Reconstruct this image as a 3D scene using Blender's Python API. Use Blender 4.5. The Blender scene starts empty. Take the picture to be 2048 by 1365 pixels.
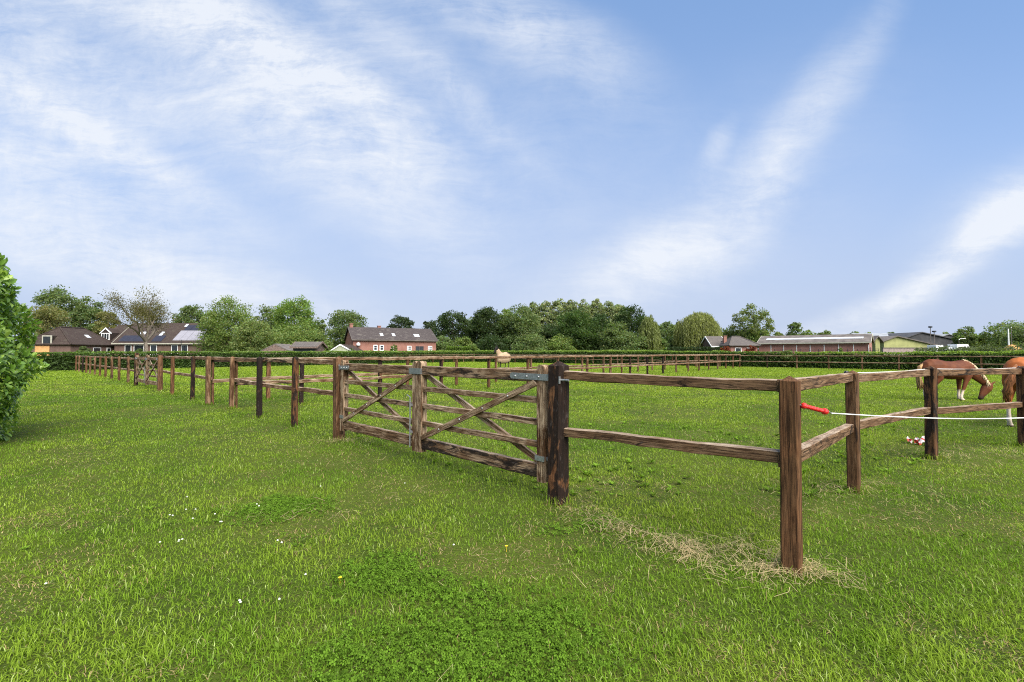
import bpy, math, random
import numpy as np
from mathutils import Vector, Matrix

random.seed(7)
rng = np.random.default_rng(7)
D2R = math.radians
sc = bpy.context.scene
COL = sc.collection

# ------------------------------------------------------------------ camera
F = 905.0                      # focal length in photo pixels (photo 2048 x 1365)
CAMH = 1.45
PITCH = math.atan(23.5 / F)
cam_d = bpy.data.cameras.new('camera')
cam_d.sensor_width = 36.0
cam_d.lens = F / 2048 * 36.0
cam_d.clip_start = 0.05
cam_d.clip_end = 6000
cam = bpy.data.objects.new('camera', cam_d)
COL.objects.link(cam)
cam.location = (0, 0, CAMH)
cam.rotation_euler = (math.pi / 2 + PITCH, 0, 0)
sc.camera = cam

# ------------------------------------------------------------------ light
SUN_EL, SUN_AZ = D2R(50), D2R(148)      # azimuth clockwise from +Y (view direction)
sun_d = bpy.data.lights.new('sun', 'SUN')
sun_d.energy = 4.2
sun_d.angle = D2R(60)
sun_d.color = (1.0, 0.95, 0.87)
sun = bpy.data.objects.new('sun', sun_d)
COL.objects.link(sun)
sdir = Vector((math.sin(SUN_AZ) * math.cos(SUN_EL), math.cos(SUN_AZ) * math.cos(SUN_EL), math.sin(SUN_EL)))
sun.rotation_euler = sdir.to_track_quat('Z', 'Y').to_euler()

sc.view_settings.view_transform = 'Standard'
sc.view_settings.look = 'None'
sc.view_settings.exposure = 1.16
sc.view_settings.gamma = 1.0
sc.view_settings.use_curve_mapping = False

# ------------------------------------------------------------------ node helper
class NT:
    def __init__(s, tree):
        s.t = tree; s.n = tree.nodes; s.l = tree.links
    def new(s, typ, **kw):
        nd = s.n.new(typ)
        for k, v in kw.items():
            setattr(nd, k, v)
        return nd
    def link(s, a, b):
        s.l.new(a, b)
    def set(s, sock, v):
        if isinstance(v, bpy.types.NodeSocket):
            s.l.new(v, sock)
        else:
            if sock.type == 'RGBA' and len(v) == 3:
                v = (*v, 1)
            sock.default_value = v
    def math(s, op, a, b=0.0, c=0.0, clamp=False):
        nd = s.new('ShaderNodeMath', operation=op, use_clamp=clamp)
        s.set(nd.inputs[0], a); s.set(nd.inputs[1], b); s.set(nd.inputs[2], c)
        return nd.outputs[0]
    def vmath(s, op, a, b=(0, 0, 0)):
        nd = s.new('ShaderNodeVectorMath', operation=op)
        s.set(nd.inputs[0], a); s.set(nd.inputs[1], b)
        return nd.outputs['Value'] if op in ('LENGTH', 'DOT_PRODUCT') else nd.outputs[0]
    def mix(s, f, a, b, blend='MIX'):
        nd = s.new('ShaderNodeMix', data_type='RGBA', blend_type=blend)
        s.set(nd.inputs[0], f); s.set(nd.inputs[6], a); s.set(nd.inputs[7], b)
        return nd.outputs[2]
    def mapr(s, v, a, b, c=0.0, d=1.0, smooth=True):
        nd = s.new('ShaderNodeMapRange', interpolation_type='SMOOTHSTEP' if smooth else 'LINEAR')
        s.set(nd.inputs[0], v); s.set(nd.inputs[1], a); s.set(nd.inputs[2], b); s.set(nd.inputs[3], c); s.set(nd.inputs[4], d)
        return nd.outputs[0]
    def mapping(s, v, loc=(0, 0, 0), rot=(0, 0, 0), scale=(1, 1, 1), typ='POINT'):
        nd = s.new('ShaderNodeMapping', vector_type=typ)
        s.set(nd.inputs[0], v); s.set(nd.inputs[1], loc); s.set(nd.inputs[2], rot); s.set(nd.inputs[3], scale)
        return nd.outputs[0]
    def noise(s, v, scale=5.0, detail=4.0, rough=0.55, dist=0.0):
        nd = s.new('ShaderNodeTexNoise')
        s.set(nd.inputs['Vector'], v); nd.inputs['Scale'].default_value = scale
        nd.inputs['Detail'].default_value = detail; nd.inputs['Roughness'].default_value = rough
        nd.inputs['Distortion'].default_value = dist
        return nd.outputs[0]

# ------------------------------------------------------------------ sky
w = bpy.data.worlds.new('World'); sc.world = w; w.use_nodes = True
T = NT(w.node_tree); w.node_tree.nodes.clear()
out = T.new('ShaderNodeOutputWorld'); bg = T.new('ShaderNodeBackground'); T.link(bg.outputs[0], out.inputs[0])
sky = T.new('ShaderNodeTexSky', sky_type='NISHITA')
sky.sun_disc = False; sky.sun_elevation = SUN_EL; sky.sun_rotation = SUN_AZ
sky.air_density = 1.0; sky.dust_density = 0.6; sky.ozone_density = 1.6
tc = T.new('ShaderNodeTexCoord'); sep = T.new('ShaderNodeSeparateXYZ'); T.link(tc.outputs['Generated'], sep.inputs[0])
ay = T.math('MAXIMUM', T.math('ABSOLUTE', sep.outputs[1]), 0.08)
U = T.math('DIVIDE', sep.outputs[0], ay); V = T.math('DIVIDE', sep.outputs[2], ay)
cmb = T.new('ShaderNodeCombineXYZ'); T.link(U, cmb.inputs[0]); T.link(V, cmb.inputs[1])
UV = cmb.outputs[0]
warp = T.new('ShaderNodeTexNoise'); T.link(UV, warp.inputs['Vector']); warp.inputs['Scale'].default_value = 1.6; warp.inputs['Detail'].default_value = 5
wv = T.vmath('MULTIPLY', T.vmath('SUBTRACT', warp.outputs['Color'], (0.5, 0.5, 0.5)), (0.20, 0.20, 0.0))
UVW = T.vmath('ADD', UV, wv)

def blobs(lst):
    acc = None
    for (px, py, hl, hw, ang, wt) in lst:
        m = T.mapping(UVW, ((px - 1024) / F, (706 - py) / F, 0), (0, 0, D2R(ang)), (hl / F, hw / F, 1), 'TEXTURE')
        r = T.vmath('LENGTH', m)
        k = T.mapr(r, 0.0, 1.0, wt, 0.0)
        acc = k if acc is None else T.math('ADD', acc, k)
    return acc

bl = blobs([(60, 110, 800, 300, -24, .62), (560, 150, 620, 190, -40, .62), (720, 190, 420, 120, -42, .40), (110, 400, 760, 230, -22, .62),
            (900, 0, 560, 130, -18, .42), (640, 330, 560, 150, -34, .36), (1000, 300, 480, 420, -30, .22),
            (330, 560, 800, 120, -12, .5), (300, 40, 700, 70, -20, .4), (780, 90, 500, 70, -38, .4), (180, 250, 700, 60, -28, .35), (1150, 100, 380, 150, -34, .22), (420, 30, 300, 60, -30, .4)])
br = blobs([(1580, 300, 420, 95, 56, .55), (1370, 450, 360, 120, 36, .60), (1740, 110, 380, 60, 66, .20), (1440, 290, 90, 34, 50, .4),
            (1230, 560, 380, 120, 20, .50), (1930, 520, 430, 75, 38, .95), (1700, 640, 330, 50, 22, .75), (1960, 470, 300, 150, 38, .3),
            (2060, 400, 240, 110, 44, .65), (1470, 420, 640, 300, 40, .20)])
def fibres(seed, ang):
    a_ = T.noise(T.mapping(UVW, (seed, 1, 0), (0, 0, D2R(ang)), (1.1, 4.6, 1)), 1.7, 10, .66, .5)
    b_ = T.noise(T.mapping(UVW, (seed, 4, 0), (0, 0, D2R(ang + 9)), (3.0, 15.0, 1)), 1.9, 12, .76, .7)
    return T.math('ADD', T.math('MULTIPLY', a_, .60), T.math('MULTIPLY', b_, .40))
nb = T.noise(UVW, 3.0, 10, .64, .2); nf = T.noise(UVW, 11.0, 10, .72, .3)
def cov(bb, fb):
    q = T.math('ADD', T.math('MULTIPLY', fb, .54), T.math('ADD', T.math('MULTIPLY', nb, .28), T.math('MULTIPLY', nf, .18)))
    return T.math('MULTIPLY', bb, T.mapr(q, .39, .62, .16, 1.24, False))
cl = cov(T.math('MULTIPLY', bl, 1.45), fibres(0.0, 28)); cr = cov(br, fibres(3.0, -48))
cover = T.math('ADD', cl, cr)
cover = T.mapr(cover, 0.0, 1.0, 0.0, 0.92, False)
veil = T.mapr(V, 0.0, 0.55, 0.88, 0.0)
skyc = T.mix(1.0, sky.outputs[0], (1.70, 1.55, 1.52), 'MULTIPLY')
skyc = T.mix(0.7, skyc, T.mix(T.mapr(V, 0.40, 0.85), (2.30, 3.50, 5.85), (1.62, 2.90, 5.35)))
skyc = T.mix(veil, skyc, (3.7, 4.3, 5.65))
skyc = T.mix(cover, skyc, (6.0, 6.3, 6.8))
T.link(skyc, bg.inputs[0]); bg.inputs[1].default_value = 0.0655

# ------------------------------------------------------------------ pixel -> place
cp, sp_ = math.cos(PITCH), math.sin(PITCH)
def ray(px, py):
    u = (px - 1024) / F; v = (682.5 - py) / F
    return Vector((u, cp - v * sp_, sp_ + v * cp))
def ground_at(px, py):
    d = ray(px, py); t = -CAMH / d.z
    return Vector((d.x * t, d.y * t, 0))
def at_depth(px, D):
    return Vector(((px - 1024) / F * D, D, 0))
def height(py, D):
    d = ray(1024, py)
    return CAMH + d.z / d.y * D

# ------------------------------------------------------------------ scene helpers
def link(o, parent=None):
    COL.objects.link(o)
    if parent: o.parent = parent
    return o
def empty(name, loc=(0, 0, 0), rz=0.0):
    o = bpy.data.objects.new(name, None); o.empty_display_size = .2
    o.location = loc; o.rotation_euler = (0, 0, rz)
    return link(o)
def tag(o, label, cat, group=None):
    o['label'] = label; o['category'] = cat
    if group: o['group'] = group
    return o
def kind(o, k):
    o['kind'] = k; return o

class MB:
    def __init__(s): s.v = []; s.f = []
    def add(s, vs, fs):
        b = len(s.v); s.v += [tuple(p) for p in vs]; s.f += [tuple(i + b for i in f) for f in fs]; return s
    def box(s, x0, x1, y0, y1, z0, z1):
        return s.add([(x0, y0, z0), (x1, y0, z0), (x1, y1, z0), (x0, y1, z0), (x0, y0, z1), (x1, y0, z1), (x1, y1, z1), (x0, y1, z1)],
                     [(3, 2, 1, 0), (4, 5, 6, 7), (0, 1, 5, 4), (1, 2, 6, 5), (2, 3, 7, 6), (3, 0, 4, 7)])
    def quad(s, a, b, c, d): return s.add([a, b, c, d], [(0, 1, 2, 3)])
    def prism(s, poly, y0, y1):     # poly of (x,z), extruded in y
        n = len(poly)
        vs = [(x, y0, z) for x, z in poly] + [(x, y1, z) for x, z in poly]
        fs = [tuple(range(n)), tuple(range(2 * n - 1, n - 1, -1))] + [(i, i + n, (i + 1) % n + n, (i + 1) % n) for i in range(n)]
        return s.add(vs, fs)
    def prismx(s, poly, x0, x1):    # poly of (y,z), extruded in x
        n = len(poly)
        vs = [(x0, y, z) for y, z in poly] + [(x1, y, z) for y, z in poly]
        fs = [tuple(range(n)), tuple(range(2 * n - 1, n - 1, -1))] + [(i, i + n, (i + 1) % n + n, (i + 1) % n) for i in range(n)]
        return s.add(vs, fs)
    def tube(s, pts, rad, n=6, cap=True):
        pts = [Vector(p) for p in pts]
        if not isinstance(rad, (list, tuple)): rad = [rad] * len(pts)
        vs = []; fs = []
        ref = None
        for i, p in enumerate(pts):
            t = (pts[min(i + 1, len(pts) - 1)] - pts[max(i - 1, 0)]).normalized()
            if ref is None:
                ref = Vector((0, 0, 1)) if abs(t.z) < .9 else Vector((1, 0, 0))
            a = (ref - t * ref.dot(t)).normalized(); b = t.cross(a); ref = a
            for k in range(n):
                an = 2 * math.pi * k / n
                vs.append(p + (a * math.cos(an) + b * math.sin(an)) * rad[i])
        for i in range(len(pts) - 1):
            for k in range(n):
                fs.append((i * n + k, i * n + (k + 1) % n, (i + 1) * n + (k + 1) % n, (i + 1) * n + k))
        if cap:
            fs.append(tuple(range(n - 1, -1, -1))); fs.append(tuple(range((len(pts) - 1) * n, len(pts) * n)))
        return s.add(vs, fs)
    def loft(s, st, n=12):          # stations (x,y,z,a lateral,b in plane), lateral axis = Y
        vs = []; fs = []
        P = [Vector(q[:3]) for q in st]
        for i, q in enumerate(st):
            t = P[min(i + 1, len(P) - 1)] - P[max(i - 1, 0)]; t.y = 0; t.normalize()
            nn = Vector((-t.z, 0, t.x))
            for k in range(n):
                an = 2 * math.pi * k / n
                vs.append(P[i] + Vector((0, 1, 0)) * q[3] * math.cos(an) + nn * q[4] * math.sin(an))
        for i in range(len(P) - 1):
            for k in range(n):
                fs.append((i * n + k, i * n + (k + 1) % n, (i + 1) * n + (k + 1) % n, (i + 1) * n + k))
        fs.append(tuple(range(n - 1, -1, -1))); fs.append(tuple(range((len(P) - 1) * n, len(P) * n)))
        return s.add(vs, fs)
    def ball(s, c, r, nu=8, nv=5, sz=1.0):
        vs = [(c[0], c[1], c[2] - r * sz)]; fs = []
        for j in range(1, nv):
            ph = math.pi * j / nv
            for k in range(nu):
                a = 2 * math.pi * k / nu
                vs.append((c[0] + r * math.sin(ph) * math.cos(a), c[1] + r * math.sin(ph) * math.sin(a), c[2] - r * sz * math.cos(ph)))
        vs.append((c[0], c[1], c[2] + r * sz))
        for k in range(nu): fs.append((0, 1 + (k + 1) % nu, 1 + k))
        for j in range(nv - 2):
            for k in range(nu):
                a = 1 + j * nu + k; b = 1 + j * nu + (k + 1) % nu
                fs.append((a, b, b + nu, a + nu))
        last = len(vs) - 1; o = 1 + (nv - 2) * nu
        for k in range(nu): fs.append((o + k, o + (k + 1) % nu, last))
        return s.add(vs, fs)
    def build(s, name, mat, parent=None, loc=(0, 0, 0), rot=(0, 0, 0), smooth=False, color=None):
        me = bpy.data.meshes.new(name); me.from_pydata(s.v, [], s.f); me.validate(); me.update()
        if smooth:
            me.polygons.foreach_set('use_smooth', [True] * len(me.polygons))
        if mat: me.materials.append(mat)
        o = bpy.data.objects.new(name, me); o.location = loc; o.rotation_euler = rot
        if color: o.color = color
        return link(o, parent)

def np_mesh(name, verts, loops, starts, totals, mat, parent=None, tint=None, loc=(0, 0, 0), smooth=False):
    me = bpy.data.meshes.new(name)
    me.vertices.add(len(verts)); me.vertices.foreach_set('co', np.ascontiguousarray(verts, dtype=np.float32).ravel())
    me.loops.add(len(loops)); me.loops.foreach_set('vertex_index', np.ascontiguousarray(loops, dtype=np.int32))
    me.polygons.add(len(starts)); me.polygons.foreach_set('loop_start', np.ascontiguousarray(starts, dtype=np.int32))
    if tint is not None:
        at = me.attributes.new('tint', 'FLOAT_COLOR', 'POINT')
        c = np.ones((len(verts), 4), dtype=np.float32); c[:, :3] = tint
        at.data.foreach_set('color', c.ravel())
    if smooth: me.polygons.foreach_set('use_smooth', np.ones(len(starts), dtype=bool))
    me.update(calc_edges=True)
    me.materials.append(mat)
    o = bpy.data.objects.new(name, me); o.location = loc
    return link(o, parent)

def norm(a): return a / np.maximum(np.linalg.norm(a, axis=1, keepdims=True), 1e-9)

def leaf_cards(name, c, size, mat, parent=None, tint=None, axis=None, asp=.55, loc=(0, 0, 0), up=.35, r=rng):
    """diamond leaf clusters at points c; axis = preferred long direction"""
    n = len(c)
    ax = r.normal(size=(n, 3)) if axis is None else axis + r.normal(size=(n, 3)) * .35
    ax = norm(ax)
    nr_ = r.normal(size=(n, 3)); nr_[:, 2] = np.abs(nr_[:, 2]) + up
    sd = norm(np.cross(ax, nr_)); nn = np.cross(sd, ax)
    s = np.asarray(size).reshape(-1, 1) * np.ones((n, 1))
    v = np.empty((n, 4, 3))
    v[:, 0] = c - ax * s * .5
    v[:, 1] = c - sd * s * asp * .5 + nn * s * .10
    v[:, 2] = c + ax * s * .5
    v[:, 3] = c + sd * s * asp * .5 + nn * s * .10
    t = None if tint is None else np.repeat(tint, 4, axis=0)
    return np_mesh(name, v.reshape(-1, 3), np.arange(n * 4), np.arange(n) * 4, None, mat, parent, t, loc)

# value noise for planting
_lat = np.random.default_rng(3).random((256, 256))
def vnoise(x, y, s, seed=0):
    x = np.asarray(x) / s + seed * 17.31 + 1000; y = np.asarray(y) / s + seed * 9.77 + 1000
    xi = np.floor(x).astype(int); yi = np.floor(y).astype(int); fx = x - xi; fy = y - yi
    fx = fx * fx * (3 - 2 * fx); fy = fy * fy * (3 - 2 * fy)
    g = lambda a, b: _lat[a % 256, b % 256]
    return (g(xi, yi) * (1 - fx) + g(xi + 1, yi) * fx) * (1 - fy) + (g(xi, yi + 1) * (1 - fx) + g(xi + 1, yi + 1) * fx) * fy
def fbm(x, y, s, seed=0, o=4):
    a = 0; am = 1; tot = 0
    for i in range(o):
        a = a + am * vnoise(x, y, s / 2 ** i, seed + i); tot += am; am *= .55
    return a / tot
def sstep(a, b, x):
    t = np.clip((x - a) / (b - a), 0, 1); return t * t * (3 - 2 * t)

# ------------------------------------------------------------------ materials
def mat(name):
    m = bpy.data.materials.new(name); m.use_nodes = True
    t = NT(m.node_tree); m.node_tree.nodes.clear()
    o = t.new('ShaderNodeOutputMaterial')
    return m, t, o
def pbsdf(t, o, col, rough=.8, spec=.3, metal=0.0, bump=None):
    b = t.new('ShaderNodeBsdfPrincipled')
    t.set(b.inputs['Base Color'], col); t.set(b.inputs['Roughness'], rough); b.inputs['Specular IOR Level'].default_value = spec
    b.inputs['Metallic'].default_value = metal
    if bump:
        bn = t.new('ShaderNodeBump'); bn.inputs['Strength'].default_value = bump[1]; bn.inputs['Distance'].default_value = bump[2]
        t.link(bump[0], bn.inputs['Height']); t.link(bn.outputs[0], b.inputs['Normal'])
    t.link(b.outputs[0], o.inputs[0])
    return b
def simple(name, col, rough=.75, spec=.3, metal=0.0, var=.25, scale=3.0, bumpd=0.0):
    m, t, o = mat(name)
    tc = t.new('ShaderNodeTexCoord'); n = t.noise(tc.outputs['Object'], scale, 6, .6)
    lo = tuple(c * (1 - var) for c in col); hi = tuple(min(1, c * (1 + var)) for c in col)
    pbsdf(t, o, t.mix(t.mapr(n, .3, .7), lo, hi), rough, spec, metal, (n, .5, bumpd) if bumpd else None)
    return m
def leafmat(name, col, trans=.35, rough=.55, spec=.25):
    m, t, o = mat(name)
    a = t.new('ShaderNodeAttribute'); a.attribute_name = 'tint'
    c = t.mix(1.0, col, a.outputs['Color'], 'MULTIPLY')
    b = t.new('ShaderNodeBsdfPrincipled'); t.link(c, b.inputs['Base Color']); b.inputs['Roughness'].default_value = rough
    b.inputs['Specular IOR Level'].default_value = spec
    tr = t.new('ShaderNodeBsdfTranslucent')
    t.link(t.mix(1.0, c, (1.25, 1.3, .6), 'MULTIPLY'), tr.inputs[0])
    mx = t.new('ShaderNodeMixShader'); mx.inputs[0].default_value = trans
    t.link(b.outputs[0], mx.inputs[1]); t.link(tr.outputs[0], mx.inputs[2]); t.link(mx.outputs[0], o.inputs[0])
    return m

def woodmat(name, grain):
    """weathered creosoted softwood; object colour r = black staining, g = orange, b = bleaching"""
    m, t, o = mat(name)
    tc = t.new('ShaderNodeTexCoord'); oi = t.new('ShaderNodeObjectInfo')
    sepc = t.new('ShaderNodeSeparateColor'); t.link(oi.outputs['Color'], sepc.inputs[0])
    off = t.new('ShaderNodeCombineXYZ')
    for i, k in enumerate((31.0, 17.0, 53.0)): t.link(t.math('MULTIPLY', oi.outputs['Random'], k), off.inputs[i])
    p = t.vmath('ADD', tc.outputs['Object'], off.outputs[0])
    def sc_(g, c): return (g, c, c) if grain == 'x' else (c, c, g)
    fine = t.noise(t.mapping(p, scale=sc_(3.6, 130)), 1, 8, .74, .5)
    ring = t.noise(t.mapping(p, scale=sc_(1.5, 26)), 1, 8, .70, 2.0)
    blot = t.noise(t.mapping(p, scale=sc_(3.0, 8)), 1, 7, .68, .5)
    st = t.noise(t.mapping(p, (7, 3, 1), scale=sc_(2.2, 9)), 1, 8, .70, 1.0)
    spk = t.noise(t.mapping(p, scale=sc_(14, 30)), 1, 4, .6)
    g = t.math('ADD', t.math('MULTIPLY', fine, .55), t.math('MULTIPLY', ring, .45))
    c = t.mix(t.mapr(g, .40, .60), (.024, .012, .006), (.190, .108, .056) if grain == 'x' else (.138, .070, .032))
    c = t.mix(t.math('MULTIPLY', t.mapr(blot, .4, .66), t.math('MULTIPLY', sepc.outputs[1], .85)), c, t.mix(t.mapr(g, .35, .65), (.07, .022, .008), (.30, .115, .042)))
    ble = t.math('MULTIPLY', t.mapr(t.math('ADD', t.math('MULTIPLY', ring, .4), t.math('MULTIPLY', blot, .6)), .44, .60), sepc.outputs[2])
    c = t.mix(ble, c, t.mix(t.mapr(fine, .35, .62), (.125, .074, .040), (.50, .375, .245)))
    th = t.math('SUBTRACT', .78, t.math('MULTIPLY', sepc.outputs[0], .40))
    stain = t.mapr(st, t.math('SUBTRACT', th, .05), t.math('ADD', th, .05))
    c = t.mix(t.math('MULTIPLY', stain, .93), c, t.mix(t.mapr(spk, .55, .72), (.012, .009, .008), (.05, .042, .038)))
    if grain == 'x':    # paler upper faces
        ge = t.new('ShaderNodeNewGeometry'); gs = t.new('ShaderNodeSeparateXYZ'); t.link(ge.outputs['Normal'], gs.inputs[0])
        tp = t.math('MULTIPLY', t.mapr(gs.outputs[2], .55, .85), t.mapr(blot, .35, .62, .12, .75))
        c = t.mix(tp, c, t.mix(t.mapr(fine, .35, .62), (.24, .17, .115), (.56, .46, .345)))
    # shrinkage cracks along the grain
    cr_ = t.noise(t.mapping(p, (2, 9, 4), scale=sc_(.8, 22)), 1, 2, .5, .25)
    crack = t.mapr(t.math('ABSOLUTE', t.math('SUBTRACT', cr_, .5)), .0, .018, 1.0, 0.0)
    crack = t.math('MULTIPLY', crack, t.mapr(blot, .42, .6))
    c = t.mix(t.math('MULTIPLY', crack, .85), c, (.014, .009, .007))
    # knots
    vo = t.new('ShaderNodeTexVoronoi', feature='F1'); vo.inputs['Scale'].default_value = 1.0
    t.link(t.mapping(p, scale=sc_(2.6, 5.5)), vo.inputs['Vector'])
    ks = t.new('ShaderNodeSeparateColor'); t.link(vo.outputs['Color'], ks.inputs[0])
    kd = t.math('ADD', vo.outputs['Distance'], t.math('MULTIPLY', t.math('SUBTRACT', fine, .5), .10))
    kn = t.math('MULTIPLY', t.mapr(kd, .05, .19, 1.0, 0.0), t.math('GREATER_THAN', ks.outputs[0], .45))
    c = t.mix(t.math('MULTIPLY', kn, .85), c, t.mix(t.mapr(kd, .04, .09), (.012, .006, .004), (.085, .036, .015)))
    hgt = t.math('SUBTRACT', t.math('ADD', fine, t.math('MULTIPLY', ring, .7)), t.math('MULTIPLY', crack, 1.2))
    pbsdf(t, o, c, t.mapr(fine, .3, .7, .68, .9), .12, 0, (hgt, .75, .006))
    return m
M = {}
M['post'] = woodmat('weathered_wood_upright', 'z')
M['rail'] = woodmat('weathered_wood_along', 'x')
M['zinc'] = simple('galvanised_steel', (.30, .31, .31), .5, .5, .75, .25, 60)
M['red_plastic'] = simple('red_plastic', (.62, .022, .018), .35, .5, 0, .1, 20)
M['rope'] = simple('white_rope', (.72, .72, .70), .8, .2, 0, .12, 150)
M['black_plastic'] = simple('black_plastic', (.015, .015, .016), .4, .4)

def brickmat(name, c1, c2, mortar, scale=1.0):
    m, t, o = mat(name)
    tc = t.new('ShaderNodeTexCoord')
    sx = t.new('ShaderNodeSeparateXYZ'); t.link(tc.outputs['Object'], sx.inputs[0])
    cx = t.new('ShaderNodeCombineXYZ'); t.link(t.math('ADD', sx.outputs[0], sx.outputs[1]), cx.inputs[0]); t.link(sx.outputs[2], cx.inputs[1])
    b = t.new('ShaderNodeTexBrick'); t.link(cx.outputs[0], b.inputs['Vector'])
    b.inputs['Scale'].default_value = 1.0 / scale; b.inputs['Brick Width'].default_value = .22; b.inputs['Row Height'].default_value = .07
    b.inputs['Mortar Size'].default_value = .008
    t.set(b.inputs['Color1'], c1); t.set(b.inputs['Color2'], c2); t.set(b.inputs['Mortar'], mortar)
    n = t.noise(tc.outputs['Object'], .9, 6, .65)
    pbsdf(t, o, t.mix(t.mapr(n, .3, .72, 0, .45), b.outputs[0], tuple(c * .55 for c in c2)), .9, .2)
    return m
M['brick_red'] = brickmat('red_brick', (.32, .125, .088), (.25, .092, .064), (.33, .26, .22))
M['brick_brown'] = brickmat('brown_brick', (.17, .095, .07), (.12, .065, .05), (.20, .17, .15))
M['brick_pink'] = brickmat('pinkish_brick', (.36, .15, .115), (.28, .11, .085), (.36, .28, .24))
def tilemat(name, c1, c2, moss):
    m, t, o = mat(name)
    tc = t.new('ShaderNodeTexCoord')
    wv1 = t.new('ShaderNodeTexWave', wave_type='BANDS', bands_direction='X'); t.link(tc.outputs['Object'], wv1.inputs[0]); wv1.inputs['Scale'].default_value = 1.4
    wv2 = t.new('ShaderNodeTexWave', wave_type='BANDS', bands_direction='Z', wave_profile='SAW'); t.link(tc.outputs['Object'], wv2.inputs[0]); wv2.inputs['Scale'].default_value = 1.5
    n = t.noise(tc.outputs['Object'], 1.3, 7, .68); n2 = t.noise(tc.outputs['Object'], 7, 3, .6)
    c = t.mix(t.mapr(n2, .3, .7), c1, c2)
    c = t.mix(t.mapr(n, .50, .68, 0, .75), c, moss)
    h = t.math('ADD', wv1.outputs[1], t.math('MULTIPLY', wv2.outputs[1], 1.2))
    c = t.mix(t.mapr(wv2.outputs[1], .0, .22, .55, 0.), c, tuple(x * .35 for x in c1))
    pbsdf(t, o, c, .85, .25, 0, (h, .8, .05))
    return m
M['tile_brown'] = tilemat('brown_roof_tile', (.034, .023, .019), (.064, .045, .037), (.075, .064, .046))
M['tile_dark'] = tilemat('dark_roof_tile', (.040, .032, .031), (.082, .068, .064), (.13, .115, .10))
M['tile_grey'] = tilemat('grey_roof_tile', (.085, .073, .066), (.125, .11, .10), (.15, .135, .11))
M['sheet_grey'] = simple('grey_roof_sheet', (.118, .102, .090), .85, .3, 0, .3, 1.2)
M['sheet_pale'] = simple('pale_roof_sheet', (.25, .265, .28), .7, .3, 0, .2, .6)
M['sheet_dark'] = simple('dark_cladding', (.055, .055, .058), .7, .3, 0, .3, .8)
M['cream'] = simple('cream_paint', (.40, .385, .31), .6, .3, 0, .12)
M['white'] = simple('white_paint', (.80, .80, .78), .5, .4, 0, .08)
M['lime'] = simple('yellow_green_boards', (.30, .305, .125), .75, .25, 0, .18, .7)
M['sage'] = simple('pale_green_boards', (.33, .35, .24), .75, .25, 0, .15)
M['glass'] = simple('dark_window_glass', (.018, .022, .025), .08, .7, 0, .3)
M['door_shade_dark'] = simple('dark_door_paint_and_shade', (.022, .026, .030), .5, .3, 0, .25)
M['roof_light'] = simple('translucent_roof_sheet', (.50, .52, .54), .35, .5, 0, .08)
M['panel'] = simple('solar_panel_glass', (.026, .025, .034), .35, .4, 0, .2)
M['panel_pale'] = simple('solar_collector_glass', (.24, .23, .25), .22, .7, 0, .12)  # pale reflection painted into the base colour
M['boards'] = simple('weathered_boards', (.16, .115, .095), .9, .2, 0, .45, 5)
M['plywood'] = simple('orange_board', (.55, .30, .12), .7, .2, 0, .15)
M['concrete'] = simple('pinkish_block_wall', (.28, .22, .20), .9, .2, 0, .25)
M['sand'] = simple('yellow_sand', (.46, .27, .10), .95, .1, 0, .3, 1.5, .3)
M['bark'] = simple('bark', (.085, .065, .050), .95, .1, 0, .45, 6, .05)
M['bark_pale'] = simple('pale_bark', (.20, .165, .13), .95, .1, 0, .4, 6, .05)
M['tyre'] = simple('tyre_rubber', (.02, .02, .02), .8, .2)

# ------------------------------------------------------------------ ground
m, t, o = mat('meadow_ground')
tc = t.new('ShaderNodeTexCoord'); ob = tc.outputs['Object']
n1 = t.noise(ob, .55, 6, .6); n2 = t.noise(ob, 6, 6, .7); n3 = t.noise(ob, 60, 3, .7)
c = t.mix(t.mapr(n1, .35, .65), (.042, .070, .007), (.078, .105, .012))
c = t.mix(t.mapr(n2, .48, .75, 0, .6), c, (.10, .070, .030))
c = t.mix(t.mapr(n3, .35, .6, .55, 0), c, (.028, .032, .010))
pbsdf(t, o, c, .95, .1, 0, (n3, .6, .03))
M['ground'] = m
S = 2500
g = MB().quad((-S, -S, 0), (S, -S, 0), (S, S, 0), (-S, S, 0)).build('ground', M['ground'])
kind(g, 'structure')

# ================================================================== FENCES
def wcol(dark=None, orange=None, bleach=None):
    d = random.choice([.05, .15, .25, .4, .6, .85]) if dark is None else dark
    return (d, random.uniform(.3, 1.0) if orange is None else orange, random.uniform(.1, .6) if bleach is None else bleach, 1)

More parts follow.
